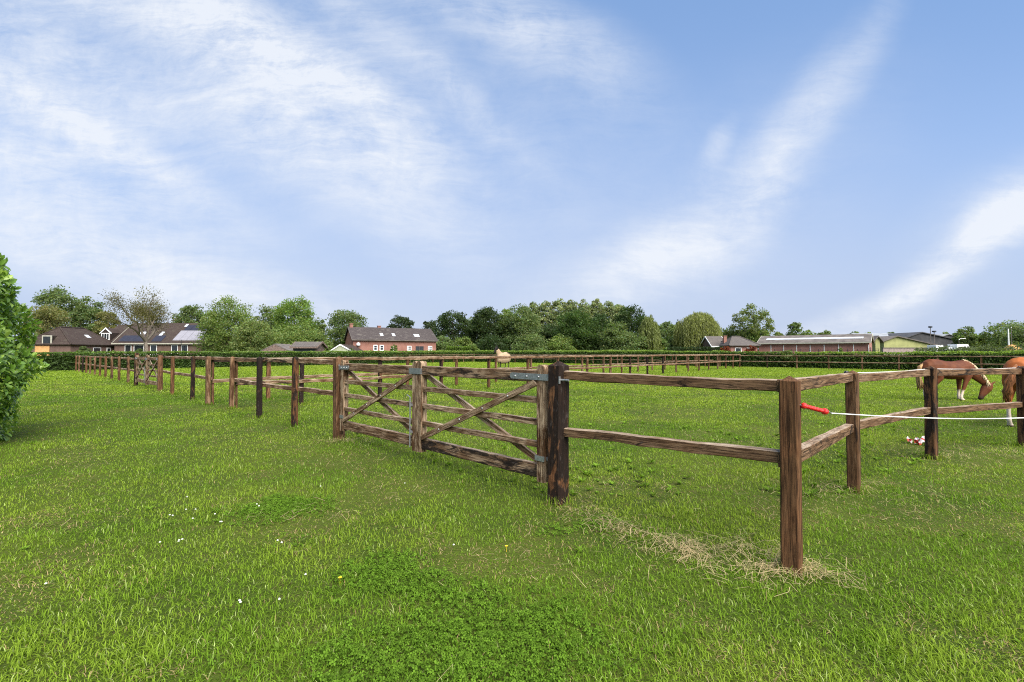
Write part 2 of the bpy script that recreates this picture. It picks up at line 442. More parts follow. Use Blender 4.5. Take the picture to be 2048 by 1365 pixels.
def post_mesh(h, w_, name, parent, loc, rz, color, top=.045, rounded=False, seed=0):
    r = random.Random(seed); mb = MB(); hw = w_ / 2; ch = w_ * .10
    zs = [-.25, 0, h * .2, h * .4, h * .6, h * .8, h - top]
    sec = [(-hw + ch, -hw), (hw - ch, -hw), (hw, -hw + ch), (hw, hw - ch), (hw - ch, hw), (-hw + ch, hw), (-hw, hw - ch), (-hw, -hw + ch)]
    rings = []
    for z in zs:
        j = w_ * .014
        rings.append([(x + r.uniform(-j, j), y + r.uniform(-j, j), z + r.uniform(-.004, .004)) for x, y in sec])
    if rounded:
        for q, k in ((.55, .82), (.85, .55)):
            rings.append([(x * k, y * k, h - top + top * q) for x, y in sec])
    vs = [v for rg in rings for v in rg]; fs = []
    for i in range(len(rings) - 1):
        for k in range(8):
            fs.append((i * 8 + k, i * 8 + (k + 1) % 8, (i + 1) * 8 + (k + 1) % 8, (i + 1) * 8 + k))
    vs.append((r.uniform(-.006, .006), r.uniform(-.006, .006), h)); a = len(vs) - 1; b = (len(rings) - 1) * 8
    for k in range(8): fs.append((b + k, b + (k + 1) % 8, a))
    mb.add(vs, fs)
    lean = (r.uniform(-.010, .010), r.uniform(-.010, .010), rz)
    return mb.build(name, M['post'], parent, loc, lean, color=color)

def rail(a, b, hh, tt, parent, color, name='rail', seed=0, seg=9, prof='round', wob=.008):
    """timber from a to b (world, fence empty sits at origin without rotation)"""
    r = random.Random(seed)
    a = Vector(a); b = Vector(b); d = b - a; L = d.length
    if prof == 'round':
        sec = [(-.5, -.42), (-.2, -.5), (.3, -.5), (.5, -.3), (.5, .3), (.3, .5), (-.2, .5), (-.5, .42)]
    else:
        sec = [(-.5, -.46), (-.46, -.5), (.46, -.5), (.5, -.46), (.5, .46), (.46, .5), (-.46, .5), (-.5, .46)]
    rings = []
    oy = oz = 0
    for i in range(seg + 1):
        oy = r.uniform(-wob, wob) * .6; oz = r.uniform(-wob, wob); s = 1 + r.uniform(-.05, .05)
        rings.append([(L * (i / seg - .5), y * tt * s + oy, z * hh * s + oz + r.uniform(-wob, wob) * .3) for y, z in sec])
    vs = [v for rg in rings for v in rg]; fs = []
    for i in range(seg):
        for k in range(8):
            fs.append((i * 8 + k, (i + 1) * 8 + k, (i + 1) * 8 + (k + 1) % 8, i * 8 + (k + 1) % 8))
    fs.append(tuple(range(8))); fs.append(tuple(range(len(vs) - 1, len(vs) - 9, -1)))
    mid = (a + b) / 2
    e = d.to_track_quat('X', 'Z').to_euler()
    return MB().add(vs, fs).build(name, M['rail'], parent, mid, e, smooth=False, color=color)

def fence(label, pts, heights, group, side=1, z_top=1.2, z_low=.70, w_=.102, spec=None, skip_low=(), skip_top=(), over=None, hh=.088, tt=.07, z_list=None, square=(), rail_dark=None):
    """pts: post bases; side +1 rails left of the run direction"""
    o = empty('paddock_fence', (0, 0, 0)); tag(o, label, 'fence', group)
    spec = spec or {}
    n = len(pts)
    for i, p in enumerate(pts):
        d = (pts[min(i + 1, n - 1)] - pts[max(i - 1, 0)]).normalized()
        rz = math.atan2(d.y, d.x)
        s = spec.get(i, {}); rz = s.get('rz', rz)
        post_mesh(heights[i] if heights else random.uniform(1.24, 1.34), s.get('w', w_), 'post', o, p, rz, s.get('c') or wcol(), s.get('top', .035), s.get('rounded', False), seed=int(abs(p.x) * 100 + p.y * 31))
    for i in range(n - 1):
        a, b = pts[i], pts[i + 1]; d = (b - a).normalized(); nv = Vector((-d.y, d.x, 0)) * side
        offa = nv * (spec.get(i, {}).get('off', w_ / 2 + tt / 2 - .012)); pf, wb = ('square', .003) if square and i in square else ('round', .007)
        offb = nv * (spec.get(i + 1, {}).get('off', w_ / 2 + tt / 2 - .012))
        ext = d * (over if over is not None else .02)
        zt0, zl0 = z_list[i] if z_list else (z_top, z_low); zt1, zl1 = z_list[i + 1] if z_list else (z_top, z_low)
        for (z0, z1, sk) in ((zt0, zt1, skip_top), (zl0, zl1, skip_low)):
            if i in sk: continue
            j0, j1 = random.uniform(-.012, .012), random.uniform(-.012, .012)
            e0 = ext * random.uniform(.6, 1.5); e1 = ext * random.uniform(.6, 1.5)
            rail(a + offa - e0 + Vector((0, 0, z0 + j0)), b + offb + e1 + Vector((0, 0, z1 + j1)), hh, tt, o,
                 wcol(random.choice([.05, .15, .3, .45, .6]), None, random.uniform(.3, .95)) if rail_dark is None else wcol(rail_dark * random.uniform(.7, 1.2), .1, random.uniform(.1, .4)), seed=i * 7 + int(z0 * 100) + n, prof=pf, wob=wb)
    return o

GA = ground_at
GF = 'weathered post and rail fences round the paddocks'
# run along the mown lawn between the far gate and the near double gate
ptsB = [GA(320, 783), GA(344.3, 790), GA(384.5, 800), GA(415.6, 810), GA(463, 817.5), GA(518.5, 836), GA(588.5, 853.5), GA(678, 879)]
def hp(px, ybase, ytop):
    p = GA(px, ybase); return height(ytop, p.y)
hB = [1.36, 1.335, 1.35, 1.36, 1.36, 1.365, 1.38, 1.39]
fence('brown post and rail fence between the small far gate and the near double gate', ptsB, hB, GF, side=1, z_top=1.285, z_low=.735,
      spec={0: {'w': .15, 'top': .05, 'rounded': True, 'c': (.3, .5, .2, 1), 'off': .10}, 1: {'c': (.35, .8, .1, 1)}, 2: {'c': (.9, .2, .1, 1)},
            3: {'c': (.15, .45, .45, 1), 'w': .108}, 4: {'c': (.15, .7, .45, 1)}, 5: {'c': (1.0, .2, .1, 1)}, 6: {'c': (.74, 1.0, .05, 1)},
            7: {'w': .155, 'top': .035, 'c': (.42, .55, .25, 1), 'off': .08}}, skip_low=(3,))
# far end of the lawn
ptsA = [GA(x, y) for x, y in ((141.5, 741), (146.5, 741.8), (152, 742.8), (158, 744.2), (165, 745.6), (172.4, 747.2), (180, 749), (189.6, 751.2), (199.8, 753.4), (210.9, 756), (223.4, 759), (238, 762.8), (256.2, 767.6), (271.8, 772))]
fence('long run of brown posts and rails beyond the far gate, ending at the dark hedge', ptsA, [1.16 + .01 * i for i in range(13)] + [1.46], GF, side=1, z_top=1.17, z_low=.625,
      spec={13: {'w': .145, 'c': (.75, .6, .1, 1), 'top': .04, 'rounded': True, 'off': .1}, 9: {'c': (.05, 1, .2, 1)}, 4: {'c': (.9, .1, .1, 1)}})
# near corner: thick gate post, corner post and the run out of frame to the right
PR = GA(1116, 1005); PC = GA(1584, 1145)
ptsC = [PR, PC, GA(1708, 983), GA(1863, 918), GA(2049, 893), Vector((10.5, 7.55, 0)), Vector((13.3, 7.6, 0))]
def dep(i): return ptsC[i].y
fC = fence('nearest brown fence from the thick dark gate post round the corner to the right', ptsC,
      [height(722, dep(0)), height(752, dep(1)), height(741, dep(2)), height(732, dep(3)), height(732, dep(4)), 1.28, 1.28], GF, side=1,
      z_list=[(1.225, .675), (1.215, .735), (1.185, .67), (1.182, .65), (1.17, .635), (1.17, .635), (1.17, .635)], hh=.085, tt=.075, over=.015, square=(1, 2, 3, 4, 5), rail_dark=.5,
      spec={0: {'w': .158, 'c': (.86, 1.0, .10, 1), 'top': .05, 'off': .02}, 1: {'c': (.30, .45, .05, 1), 'w': .110, 'rz': D2R(-44), 'top': .035, 'off': .03},
            2: {'c': (.42, .05, .12, 1), 'w': .104, 'off': .02}, 3: {'c': (.70, .15, .02, 1), 'w': .115, 'off': .02}, 4: {'c': (.55, .15, .1, 1), 'w': .115, 'off': .02}})
# two parallel runs crossing the paddock
def runline(start, xs, line):
    """posts seen at photo columns xs on the straight ground line between two ground points"""
    a, b = line; out_ = [start]
    for x in xs:
        u = (x - 1024) / F; d = b - a
        tt_ = (u * a.y - a.x) / (d.x - u * d.y)
        out_.append(a + d * tt_)
    return out_
A0, A1 = GA(603.5, 810), GA(1479, 735.5)
ptsRA = runline(ptsB[4] + Vector((.05, .12, 0)), (603.5, 760.5, 882.6, 977.6, 1055.7, 1115, 1174, 1220.5, 1260, 1294.5, 1325.6, 1352, 1376, 1397.6, 1417, 1435, 1451, 1465.5, 1479), (A0, A1))
fence('front one of two parallel brown fences crossing the paddock behind the double gate', ptsRA, None, GF, side=-1, z_top=1.26, z_low=.66, hh=.095,
      spec={0: {'w': .06, 'off': .03}, 1: {'c': (.95, .2, .05, 1)}, 2: {'c': (.9, .2, .05, 1)}, 3: {'c': (.8, .3, .05, 1)}, 4: {'c': (.7, .5, .05, 1)}, 10: {'c': (1, .1, 0, 1)}, 11: {'c': (.9, .1, 0, 1)}})
B0, B1 = GA(537.5, 800), GA(1439, 732.3)
ptsRB = runline(ptsB[3] + Vector((.05, .12, 0)), (537.5, 690, 815, 913, 992, 1062, 1115, 1164, 1206.6, 1243, 1275.6, 1304, 1329.6, 1352, 1373.4, 1393, 1410, 1426, 1440), (B0, B1))
fence('rear one of two parallel brown fences crossing the paddock in front of the rugged horse', ptsRB, None, GF, side=-1, z_top=1.25, z_low=.66, hh=.095,
      spec={0: {'w': .06, 'off': .03}, 1: {'c': (.1, 1, .2, 1)}, 3: {'c': (.2, .8, .2, 1)}, 4: {'c': (.1, .9, .3, 1)}, 5: {'c': (.2, .8, .3, 1)}})
# boundary fences in front of the hedges
H_L0 = GA(60, 744); H_C = GA(945, 724.2); 
rightdir = (GA(1640, 737.6) - H_C).normalized()
def along(a, d, s): return a + d * s
inward = Vector((.35, -1.0, 0)).normalized()
ptsD = [ptsA[0] + (H_C - ptsA[0]) * (k / 23) + Vector((.1, -.5, 0)) * min(1, k) for k in range(24)]
fence('thin far fence in front of the hedge at the left and middle of the background', ptsD, [1.2] * 24, GF, side=-1, z_top=1.13, z_low=.62, hh=.08)
ptsE = runline(ptsD[-1], (1030, 1087, 1151, 1186, 1235, 1290, 1345, 1390, 1439, 1479, 1534, 1593, 1656.6, 1723.6, 1797, 1875, 1962, 2060, 2170), (GA(1479, 735.6), GA(1720, 740.6)))
fence('thin far fence in front of the hedge on the right of the background', ptsE, [1.25] * len(ptsE), GF, side=-1, z_top=1.17, z_low=.62, hh=.075)

# ================================================================== GATES
def gate_leaf(label, hinge, latch, cam_side, strap=.55, dark=(0.3, .3), bolt=False, group='wooden gate leaves'):
    d = (latch - hinge); L = d.length; rz = math.atan2(d.y, d.x)
    o = empty('gate_leaf', hinge, rz); tag(o, label, 'gate', group)
    st = .095
    def stile(x, h0, h1, c):
        n = 8; top = [(st / 2 * math.cos(math.pi * k / n), h1 - st / 2 + st / 2 * math.sin(math.pi * k / n) * .9) for k in range(n + 1)]
        MB().prism([(-st / 2, h0), (st / 2, h0)] + top, -st / 2, st / 2).build('stile', M['post'], o, (x, 0, 0), color=c)
    stile(st / 2, .165, 1.335, (.12, .25, 1.3, 1)); stile(L - st / 2, .15, 1.345, (.10, .2, 1.35, 1))
    x0, x1 = st, L - st
    def bar(nm, z, h, c, th=.05, y=0):
        r = random.Random(int(z * 1000 + L * 77)); sg = 10; vs = []; fs = []
        W = x1 - x0
        for i in range(sg + 1):
            x = W * (i / sg - .5); a = r.uniform(-.004, .004)
            for (yy, zz) in ((-.5, -.44), (-.42, -.5), (.42, -.5), (.5, -.44), (.5, .44), (.42, .5), (-.42, .5), (-.5, .44)):
                vs.append((x, yy * th, zz * h + a))
        for i in range(sg):
            for k in range(8): fs.append((i * 8 + k, (i + 1) * 8 + k, (i + 1) * 8 + (k + 1) % 8, i * 8 + (k + 1) % 8))
        fs += [tuple(range(8)), tuple(range(len(vs) - 1, len(vs) - 9, -1))]
        MB().add(vs, fs).build(nm, M['rail'], o, ((x0 + x1) / 2, y, z), color=c)
    bar('top_bar', 1.215, .120, (dark[0], .35, .75, 1), .07)
    bar('bar', .975, .062, (.15, .2, .9, 1)); bar('bar', .75, .064, (.4, .3, 1.1, 1)); bar('bar', .525, .062, (.2, .25, 1.0, 1))
    bar('bottom_bar', .265, .135, (dark[1], .3, .75, 1), .07)
    cy = .042 * cam_side
    def brace(xa, za, xb, zb, y, c):
        dx, dz = xb - xa, zb - za; ln = math.hypot(dx, dz); ang = -math.atan2(dz, dx)
        mb = MB(); mb.prism([(-ln / 2, -.032), (ln / 2 - .03, -.032), (ln / 2, .032), (-ln / 2 + .03, .032)], -.016, .016)
        b = mb.build('brace', M['rail'], o, ((xa + xb) / 2, y, (za + zb) / 2), (0, ang, 0), color=c)
        m2 = MB()
        for k in (-.3, -.1, .1, .3):
            m2.ball((ln * k, .016 * cam_side, 0), .011, 6, 4)
        if y * cam_side > 0: m2.build('bolt_head', M['zinc'], b)
    lo, hi = .335, 1.155
    # the brace on the viewer's side climbs towards the right of the picture
    if cam_side < 0:
        brace(x0, lo, x1, hi, cy, (.05, .1, 1.0, 1)); brace(x0, hi, x1, lo, -cy, (.1, .2, 1.3, 1))
    else:
        brace(x0, hi, x1, lo, cy, (.05, .1, 1.0, 1)); brace(x0, lo, x1, hi, -cy, (.1, .2, 1.3, 1))
    ys = (st / 2 + .004) * cam_side
    y0, y1 = sorted((ys - .004, ys + .004))
    mb = MB().prism([(-.075, 1.175), (strap - .02, 1.180), (strap, 1.2), (strap, 1.225), (strap - .02, 1.243), (-.075, 1.238)], y0, y1)
    mb.tube([(-.07, ys - .01 * cam_side, 1.16), (-.07, ys - .01 * cam_side, 1.255)], .016, 8)
    for k in (.1, .5, .9): mb.ball((.02 + (strap - .06) * k, ys + .006 * cam_side, 1.209), .012, 7, 4)
    mb.build('hinge_strap', M['zinc'], o)
    mb = MB().box(-.005, st + .02, y0, y1, .375, .425).box(-.07, .0, -.02, .02, .385, .415)
    mb.tube([(-.065, 0, .35), (-.065, 0, .46)], .014, 8)
    mb.build('lower_hinge', M['zinc'], o)
    if bolt:
        yb = (st / 2 + .03) * cam_side; xb = L - st - .005
        mb = MB().tube([(xb, yb, .20), (xb, yb, .86), (xb - .07, yb, .885)], .009, 7)
        mb.box(xb - .022, xb + .022, min(yb, yb - .03 * cam_side), max(yb, yb - .03 * cam_side) + .004, .38, .41)
        mb.box(xb - .022, xb + .022, min(yb, yb - .03 * cam_side), max(yb, yb - .03 * cam_side) + .004, .74, .77)
        mb.build('drop_bolt', M['zinc'], o)
        ys2 = (st / 2 + .006) * cam_side
        MB().box(L - .16, L + .105, min(ys2, ys2 + .006 * cam_side), max(ys2, ys2 + .006 * cam_side), 1.17, 1.245).box(L + .10, L + .11, -st / 2, abs(ys2), 1.17, 1.245).build('latch_loop', M['zinc'], o)
    return o
PL = ptsB[7]
gd = (PR - PL).normalized()
HL, HR = PL + gd * .13, PR - gd * .135
mid = (HL + HR) / 2
gate_leaf('weathered wooden gate half on the left with steel drop bolt at its free end', HL, mid - gd * .004, -1, .30, (.25, .15), True)
gate_leaf('weathered wooden gate half on the right with long steel strap beside the thick dark post', HR, mid + gd * .004, 1, .46, (.62, .72))
QL, QR = ptsA[13], ptsB[0]
qd = (QR - QL).normalized(); q0, q1 = QL + qd * .15, QR - qd * .15; qm = (q0 + q1) / 2
gate_leaf('far half of the small distant wooden gate in the left fence', q0, qm - qd * .006, -1, .3, (.2, .2), True)
gate_leaf('near half of the small distant wooden gate in the left fence', q1, qm + qd * .006, 1, .3, (.2, .4))
# hinge bolts through the posts
pd = Vector((gd.x, gd.y, 0)); pn = Vector((-gd.y, gd.x, 0))
rzg = math.atan2(gd.y, gd.x)
MB().box(.077, .085, -.085, -.025, 1.155, 1.225).tube([(.085, -.055, 1.19), (.175, -.055, 1.19)], .011, 8).build('hinge_bolt', M['zinc'], fC, PR, (0, 0, rzg))

# electric rope with red grip, insulators and top wire
gp = PC + Vector((.10, -.02, 0)); hz = height(809, 2.95)
a = Vector(((1601 - 1024) / F * 3.0, 3.0, height(811, 3.0))); b = Vector(((1653 - 1024) / F * 3.0, 3.0, height(825, 3.0)))
gr = empty('rope_gate_handle', a); tag(gr, 'red plastic spring handle hooked to the corner post, holding a white rope', 'gate handle')
dl = b - a
mb = MB().tube([dl * 0, dl * .04, dl * .06, dl * .12, dl * .16, dl * .8, dl * .84, dl * .92, dl * .95, dl], [.012, .019, .021, .021, .0135, .0135, .021, .021, .019, .012], 12)
for k in range(9): mb.tube([dl * (.22 + .06 * k), dl * (.235 + .06 * k)], .0148, 12)
mb.build('grip', M['red_plastic'], gr, smooth=False)
MB().tube([(-.05, .02, .008), (-.02, .005, .004), (0, 0, 0)], .003, 6).tube([dl, dl * 1.06 + Vector((0, 0, .006)), dl * 1.13, dl * 1.16 - Vector((0, 0, .005))], .0035, 6).build('hook', M['zinc'], gr)
end = Vector((4.2, 3.35, height(843, 3.0) - .01))
pts = []
st_ = a + dl * 1.14
for k in range(25):
    q = k / 24; p = st_.lerp(end, q); p.z -= .03 * math.sin(math.pi * q); pts.append(p)
tag(MB().tube(pts, .0035, 6).build('electric_rope', M['rope']), 'white electric fence rope running from the red handle out of the picture', 'rope')
# wire on insulators on the right hand run
wires = []
for (i, px, py) in ((1, 1583, 790), (2, 1692, 746.5), (3, 1857, 738), (4, 2037, 736)):
    p = ptsC[i]; z = height(py, p.y + .1)
    wires.append(Vector(((px - 1024) / F * (p.y + .1), p.y + .1, z)))
wires.append(Vector((10.5, 7.65, 1.26)))
wp = []
for i in range(len(wires) - 1):
    for k in range(8):
        p = wires[i].lerp(wires[i + 1], k / 8); p.z -= .012 * math.sin(math.pi * k / 8); wp.append(p)
wp.append(wires[-1])
tag(MB().tube(wp[8:], .0035, 5).build('fence_wire', M['rope']), 'thin white electric wire along the top rail of the right hand fence', 'wire')
for i in (1, 3):
    p = wires[i]
    MB().ball((0, 0, 0), .026, 8, 6).tube([(0, 0, 0), (.07, -.06, -.015)], .014, 8).build('insulator', M['black_plastic'], fC, p)

# ================================================================== VEGETATION
M['leaf'] = leafmat('tree_leaves', (1, 1, 1), .48)
M['laurel_leaf'] = leafmat('laurel_leaves', (1, 1, 1), .40, .28, .5)
M['grass_blade'] = leafmat('grass_blades', (1, 1, 1), .35, .7, .08)
M['hedge_core'] = simple('hedge_interior', (.018, .026, .010), 1, 0, 0, .4, 4)

def crown_points(style, H, R, base, nclump, per, r, sub=1.0):
    """returns points, per-point tint multiplier, clump centres"""
    Hc = H - base; cs = []; tries = 0
    def prof(t):
        if style == 'cone': return (1 - t) ** .75 * (.35 + .65 * min(1, t * 6))
        if style == 'poplar': return (math.sin(math.pi * min(1, (t * .93 + .05))) ** .6)
        if style == 'oval': return math.sqrt(max(0, 1 - (2 * t - 1) ** 2)) ** .85
        return max(0, 1 - abs(2 * (t ** .85) - .9) ** 2.3) ** .55
    nclump = int(nclump * 2.3); per = int(per * .85)
    while len(cs) < nclump:
        t_ = r.random(); p = prof(t_)
        if r.random() > p ** 1.3: continue
        ph = r.random() * 2 * math.pi; rr = R * p * (r.random() ** .42) * (.80 + .2 * r.random())
        cs.append((rr * math.cos(ph), rr * math.sin(ph), base + Hc * t_ * .96))
    cs = np.array(cs)
    rc = R * .29 * (.65 + .7 * r.random(nclump)) * sub
    pts = []; tn = []
    for c_, q in zip(cs, rc):
        g_ = r.normal(size=(per, 3)); g_ = g_ / np.linalg.norm(g_, axis=1, keepdims=True) * (r.random((per, 1)) ** .45)
        g_[:, 2] *= .72
        pts.append(c_ + g_ * q); tn.append(np.full(per, .72 + .56 * r.random()))
    # loose inner leaves that knit the clumps together
    m_ = int(nclump * per * .22); t_ = r.random(m_ * 3); pf_ = np.array([prof(q) for q in t_]); kp = r.random(m_ * 3) < pf_ ** 1.5
    t_, pf_ = t_[kp][:m_], pf_[kp][:m_]; ph = r.random(len(t_)) * 2 * math.pi; rr = R * pf_ * np.sqrt(r.random(len(t_))) * .92
    pts.append(np.stack([rr * np.cos(ph), rr * np.sin(ph), base + Hc * t_ * .96], 1)); tn.append(.8 + .3 * r.random(len(t_)))
    return np.concatenate(pts), np.concatenate(tn), cs

def limbs(mb, H, R, tops, r, tr, base):
    mb.tube([(0, 0, -.2), (tr * .2, 0, base * .5), (0, tr * .3, base), (tr * .3, 0, H * .55), (0, 0, H * .85)], [tr * 1.25, tr, tr * .85, tr * .5, tr * .12], 7)
    for c_ in tops:
        z0 = min(max(base * .8, c_[2] * .45), H * .6)
        p0 = Vector((0, 0, z0)); p2 = Vector(c_); p1 = p0.lerp(p2, .5) + Vector((0, 0, -.05 * H))
        mb.tube([p0, p1, p2], [tr * .38, tr * .22, tr * .06], 5)

def tree(name, label, px, D, top, wpx, col, style='round', base=.18, n=34, per=120, leaf=None, bark='bark', group=None, seed=None, sub=1.0, hue=.12):
    r = np.random.default_rng(seed if seed is not None else int(px * 7 + D))
    H = height(top, D); R = wpx / F * D / 2
    o = empty(name, at_depth(px, D)); tag(o, label, 'bush' if 'shrub' in name or 'bush' in name else 'tree', group)
    leaf = leaf or max(.24, .0034 * D)
    P, tn, cs = crown_points(style, H, R, H * base, n, per, r, sub)
    tint = np.array(col)[None, :] * tn[:, None] * (1 + hue * r.normal(size=(len(P), 1)))
    tint[:, 0] *= (1 + .12 * r.normal(size=len(P)))
    leaf_cards('crown', P, leaf * (.6 + .8 * r.random(len(P))), M['leaf'], o, np.clip(tint, .004, 1), asp=.75, r=r)
    mb = MB(); limbs(mb, H, R, cs[: min(14, len(cs))], r, max(.10, H * .022), H * max(base, .12))
    mb.build('trunk', M[bark], o)
    return o

DG = (.135, .185, .066); MG = (.165, .225, .062); LG = (.185, .235, .078); BG = (.165, .250, .056); OL = (.195, .195, .072); GG = (.235, .275, .138)
GB = 'trees behind the farmhouse on the left'
tree('broadleaf_tree', 'olive green tree between the laurel bush and the barn with hipped roof', 95, 98, 596, 85, OL, group=GB, base=.1)
tree('broadleaf_tree', 'dark tree standing tall behind the barn with hipped roof', 118, 112, 567, 92, DG, group=GB, n=40, base=.2)
tree('broadleaf_tree', 'dark ragged tree between the hipped barn and the half bare walnut', 178, 112, 586, 66, DG, group=GB, base=.15)
tree('broadleaf_tree', 'small olive tree just left of the half bare walnut', 215, 105, 612, 50, OL, group=GB, base=.1, n=20)
tree('broadleaf_tree', 'dark tree behind the right end of the farmhouse roof', 382, 112, 604, 66, DG, group=GB)
tree('broadleaf_tree', 'big leafy green tree right of the farmhouse', 456, 84, 587, 108, MG, group=GB, n=60, base=.06)
tree('broadleaf_tree', 'round paler green bushy tree in front of the big leafy tree', 508, 74, 629, 78, LG, 'round', .02, 40, 130, group=GB)
tree('broadleaf_tree', 'dark tree showing between the big leafy tree and the bright conical tree', 540, 104, 601, 66, DG, group=GB, base=.1)
tree('broadleaf_tree', 'bright green conical tree above the open field shed', 588, 88, 591, 86, BG, 'oval', .08, 52, 130, group=GB, hue=.14)
tree('broadleaf_tree', 'low spreading green tree behind the two small sheds', 600, 78, 646, 118, MG, 'round', .02, 50, 130, group=GB)
tree('broadleaf_tree', 'slim dark tree right of the bright conical tree', 637, 104, 628, 42, DG, group=GB, base=.1, n=22)
tree('broadleaf_tree', 'dark green shrubby tree beside the open field shed', 645, 80, 668, 44, DG, 'round', .0, 22, 110, group=GB)
tree('broadleaf_tree', 'lone dark oak left of the red brick barn', 696, 106, 614, 92, DG, 'round', .22, 46, 105, group=GB, sub=.85)
tree('broadleaf_tree', 'airy tree rising behind the red brick barn roof', 802, 128, 626, 66, (.05, .075, .032), 'round', .2, 26, 90, sub=.85)
tree('broadleaf_tree', 'low round tree behind the middle of the red brick barn', 772, 120, 650, 40, MG, 'round', .1, 16, 90)
GW = 'trees of the wood in the middle background'
tree('broadleaf_tree', 'small airy tree at the right gable of the red brick barn', 860, 118, 634, 46, (.05, .075, .03), group=GW, n=22, per=80)
tree('broadleaf_tree', 'left edge tree of the wood with sky showing through its crown', 905, 112, 612, 72, (.05, .08, .027), group=GW, base=.2, n=36, per=95)
tree('broadleaf_tree', 'dark tree of the wood above the bright clipped hedge', 950, 116, 626, 60, DG, group=GW, base=.14)
tree('broadleaf_tree', 'rounded dark tree of the wood left of the rugged horse', 972, 110, 607, 76, (.045, .072, .024), group=GW, base=.16, n=44)
tree('broadleaf_tree', 'mid green tree of the wood directly behind the rugged horse', 1008, 116, 612, 60, MG, group=GW, base=.14)
tree('broadleaf_tree', 'dark tall tree of the wood just right of the rugged horse', 1044, 110, 603, 80, DG, group=GW, base=.16, n=46)
tree('broadleaf_tree', 'low dark tree of the wood below the grey green poplars', 1098, 114, 640, 70, (.048, .078, .026), group=GW, base=.08)
tree('broadleaf_tree', 'broad bright green oak of the wood in front of the poplars', 1152, 104, 611, 98, (.062, .108, .026), group=GW, base=.06, n=60)
tree('broadleaf_tree', 'mid green tree of the wood right of the bright oak', 1203, 110, 622, 62, (.048, .085, .026), group=GW, base=.06)
tree('broadleaf_tree', 'tall dark tree at the right end of the wood with ragged top', 1262, 108, 603, 82, (.042, .072, .022), group=GW, base=.06, n=52)
tree('broadleaf_tree', 'dark bushy tree below the ragged tall tree at the wood edge', 1232, 100, 640, 66, DG, group=GW, base=.02, n=40)
for k, (px, tp, d_) in enumerate(((1068, 602, 'leftmost'), (1093, 599, 'second'), (1118, 597, 'third'), (1143, 596, 'fourth'), (1168, 598, 'fifth'), (1192, 596, 'sixth'), (1217, 600, 'seventh'), (1240, 606, 'rightmost'))):
    tree('poplar', ('%s grey green poplar in the row behind the wood' % d_) if d_ in ('leftmost', 'rightmost') else ('%s grey green poplar from the left in the row behind the wood' % d_),
         px, 150, tp, 50, GG, 'poplar', .10, 62, 80, sub=.8, group='row of poplars behind the wood', bark='bark_pale', hue=.2)
for k, (px, tp, wp_, l) in enumerate(((885, 668, 44, 'dark shrub under the left edge of the wood beside the red barn'), (925, 672, 50, 'dark shrub behind the bright clipped hedge'),
        (985, 668, 60, 'shrub in the wood shade behind the rugged horse'), (1060, 664, 60, 'dark shrub under the wood right of the rugged horse'), (1120, 668, 60, 'shrub under the wood below the poplars'),
        (1180, 664, 66, 'shrub under the bright oak of the wood'), (1255, 662, 70, 'dark shrub under the tall ragged tree'), (1310, 664, 50, 'dark shrub under the slim hanging willow'), (1345, 672, 60, 'dark shrub left of the round weeping willow'))):
    tree('shrub', l, px, 98 + (k % 3) * 3, tp, wp_ * 1.25, (DG, MG, (.045, .075, .024))[k % 3], 'round', .0, 26, 100, group='shrubs along the foot of the wood')
tree('broadleaf_tree', 'dark tree between the slim willow and the weeping willow', 1335, 118, 638, 62, DG, base=.05)
tree('conifer', 'dark pine with ragged top behind the weeping willow', 1357, 125, 634, 30, (.03, .05, .022), 'cone', .1, 26, 80)
tree('broadleaf_tree', 'dark green tree between the weeping willow and the bungalow', 1460, 120, 648, 60, DG, base=.05)
tree('broadleaf_tree', 'dark tree behind the bungalow chimney', 1487, 118, 652, 52, DG, base=.05)
tree('broadleaf_tree', 'tall lone tree with knotted crown behind the hip roofed bungalow', 1508, 114, 602, 82, (.165, .205, .075), 'round', .24, 34, 90, sub=.60)
tree('broadleaf_tree', 'ivy clad lower growth round the foot of the tall lone tree', 1512, 112, 655, 50, MG, 'oval', .02, 22, 90)
for (px, tp, wd, D, l, c_, s_) in ((1556, 659, 26, 140, 'small round tree at the left end of the long brick barn roof', LG, 'round'), (1592, 643, 34, 140, 'dark egg shaped tree above the long brick barn', DG, 'oval'),
        (1621, 657, 36, 150, 'low round tree right of the egg shaped tree', MG, 'round'), (1648, 659, 46, 170, 'distant low tree above the middle of the long brick barn', DG, 'round'),
        (1712, 661, 50, 190, 'distant wide tree left of the pale sheet roof', DG, 'round'), (1740, 662, 40, 190, 'distant tree above the brick barn gable', MG, 'round'), (1782, 661, 26, 190, 'small distant tree above the pale sheet roof', DG, 'round'),
        (1867, 664, 20, 190, 'small distant tree beside the tall lamp post', DG, 'round'), (1893, 662, 26, 190, 'small distant tree behind the rear dark shed', MG, 'round'),
        (1930, 652, 36, 120, 'dark tree at the right end of the dark sheds', DG, 'oval'), (1950, 664, 40, 124, 'mid green tree right of the dark sheds', MG, 'round'), (1975, 662, 40, 150, 'low tree behind the sand heap', MG, 'round'),
        (2008, 638, 66, 120, 'large dark tree behind the white poles at the right edge', DG, 'round'), (2050, 634, 60, 110, 'dark tree cut by the right edge of the picture', DG, 'round')):
    tree('broadleaf_tree', l, px, D, tp, wd * 1.15, c_, s_, .03, 24, 90, group='scattered trees on the right skyline')
for (px, tp, wd, l) in ((1452, 688, 22, 'red leaved shrub left of the bungalow wall'), (1502, 689, 24, 'red leaved shrub at the right corner of the bungalow')):
    tree('shrub', l, px, 74, tp, wd, (.20, .055, .028), 'round', .0, 14, 70, group='red leaved shrubs by the bungalow')
tree('shrub', 'young bushy tree in front of the red brick barn wall', 788, 70, 684, 16, MG, 'round', .1, 10, 60)
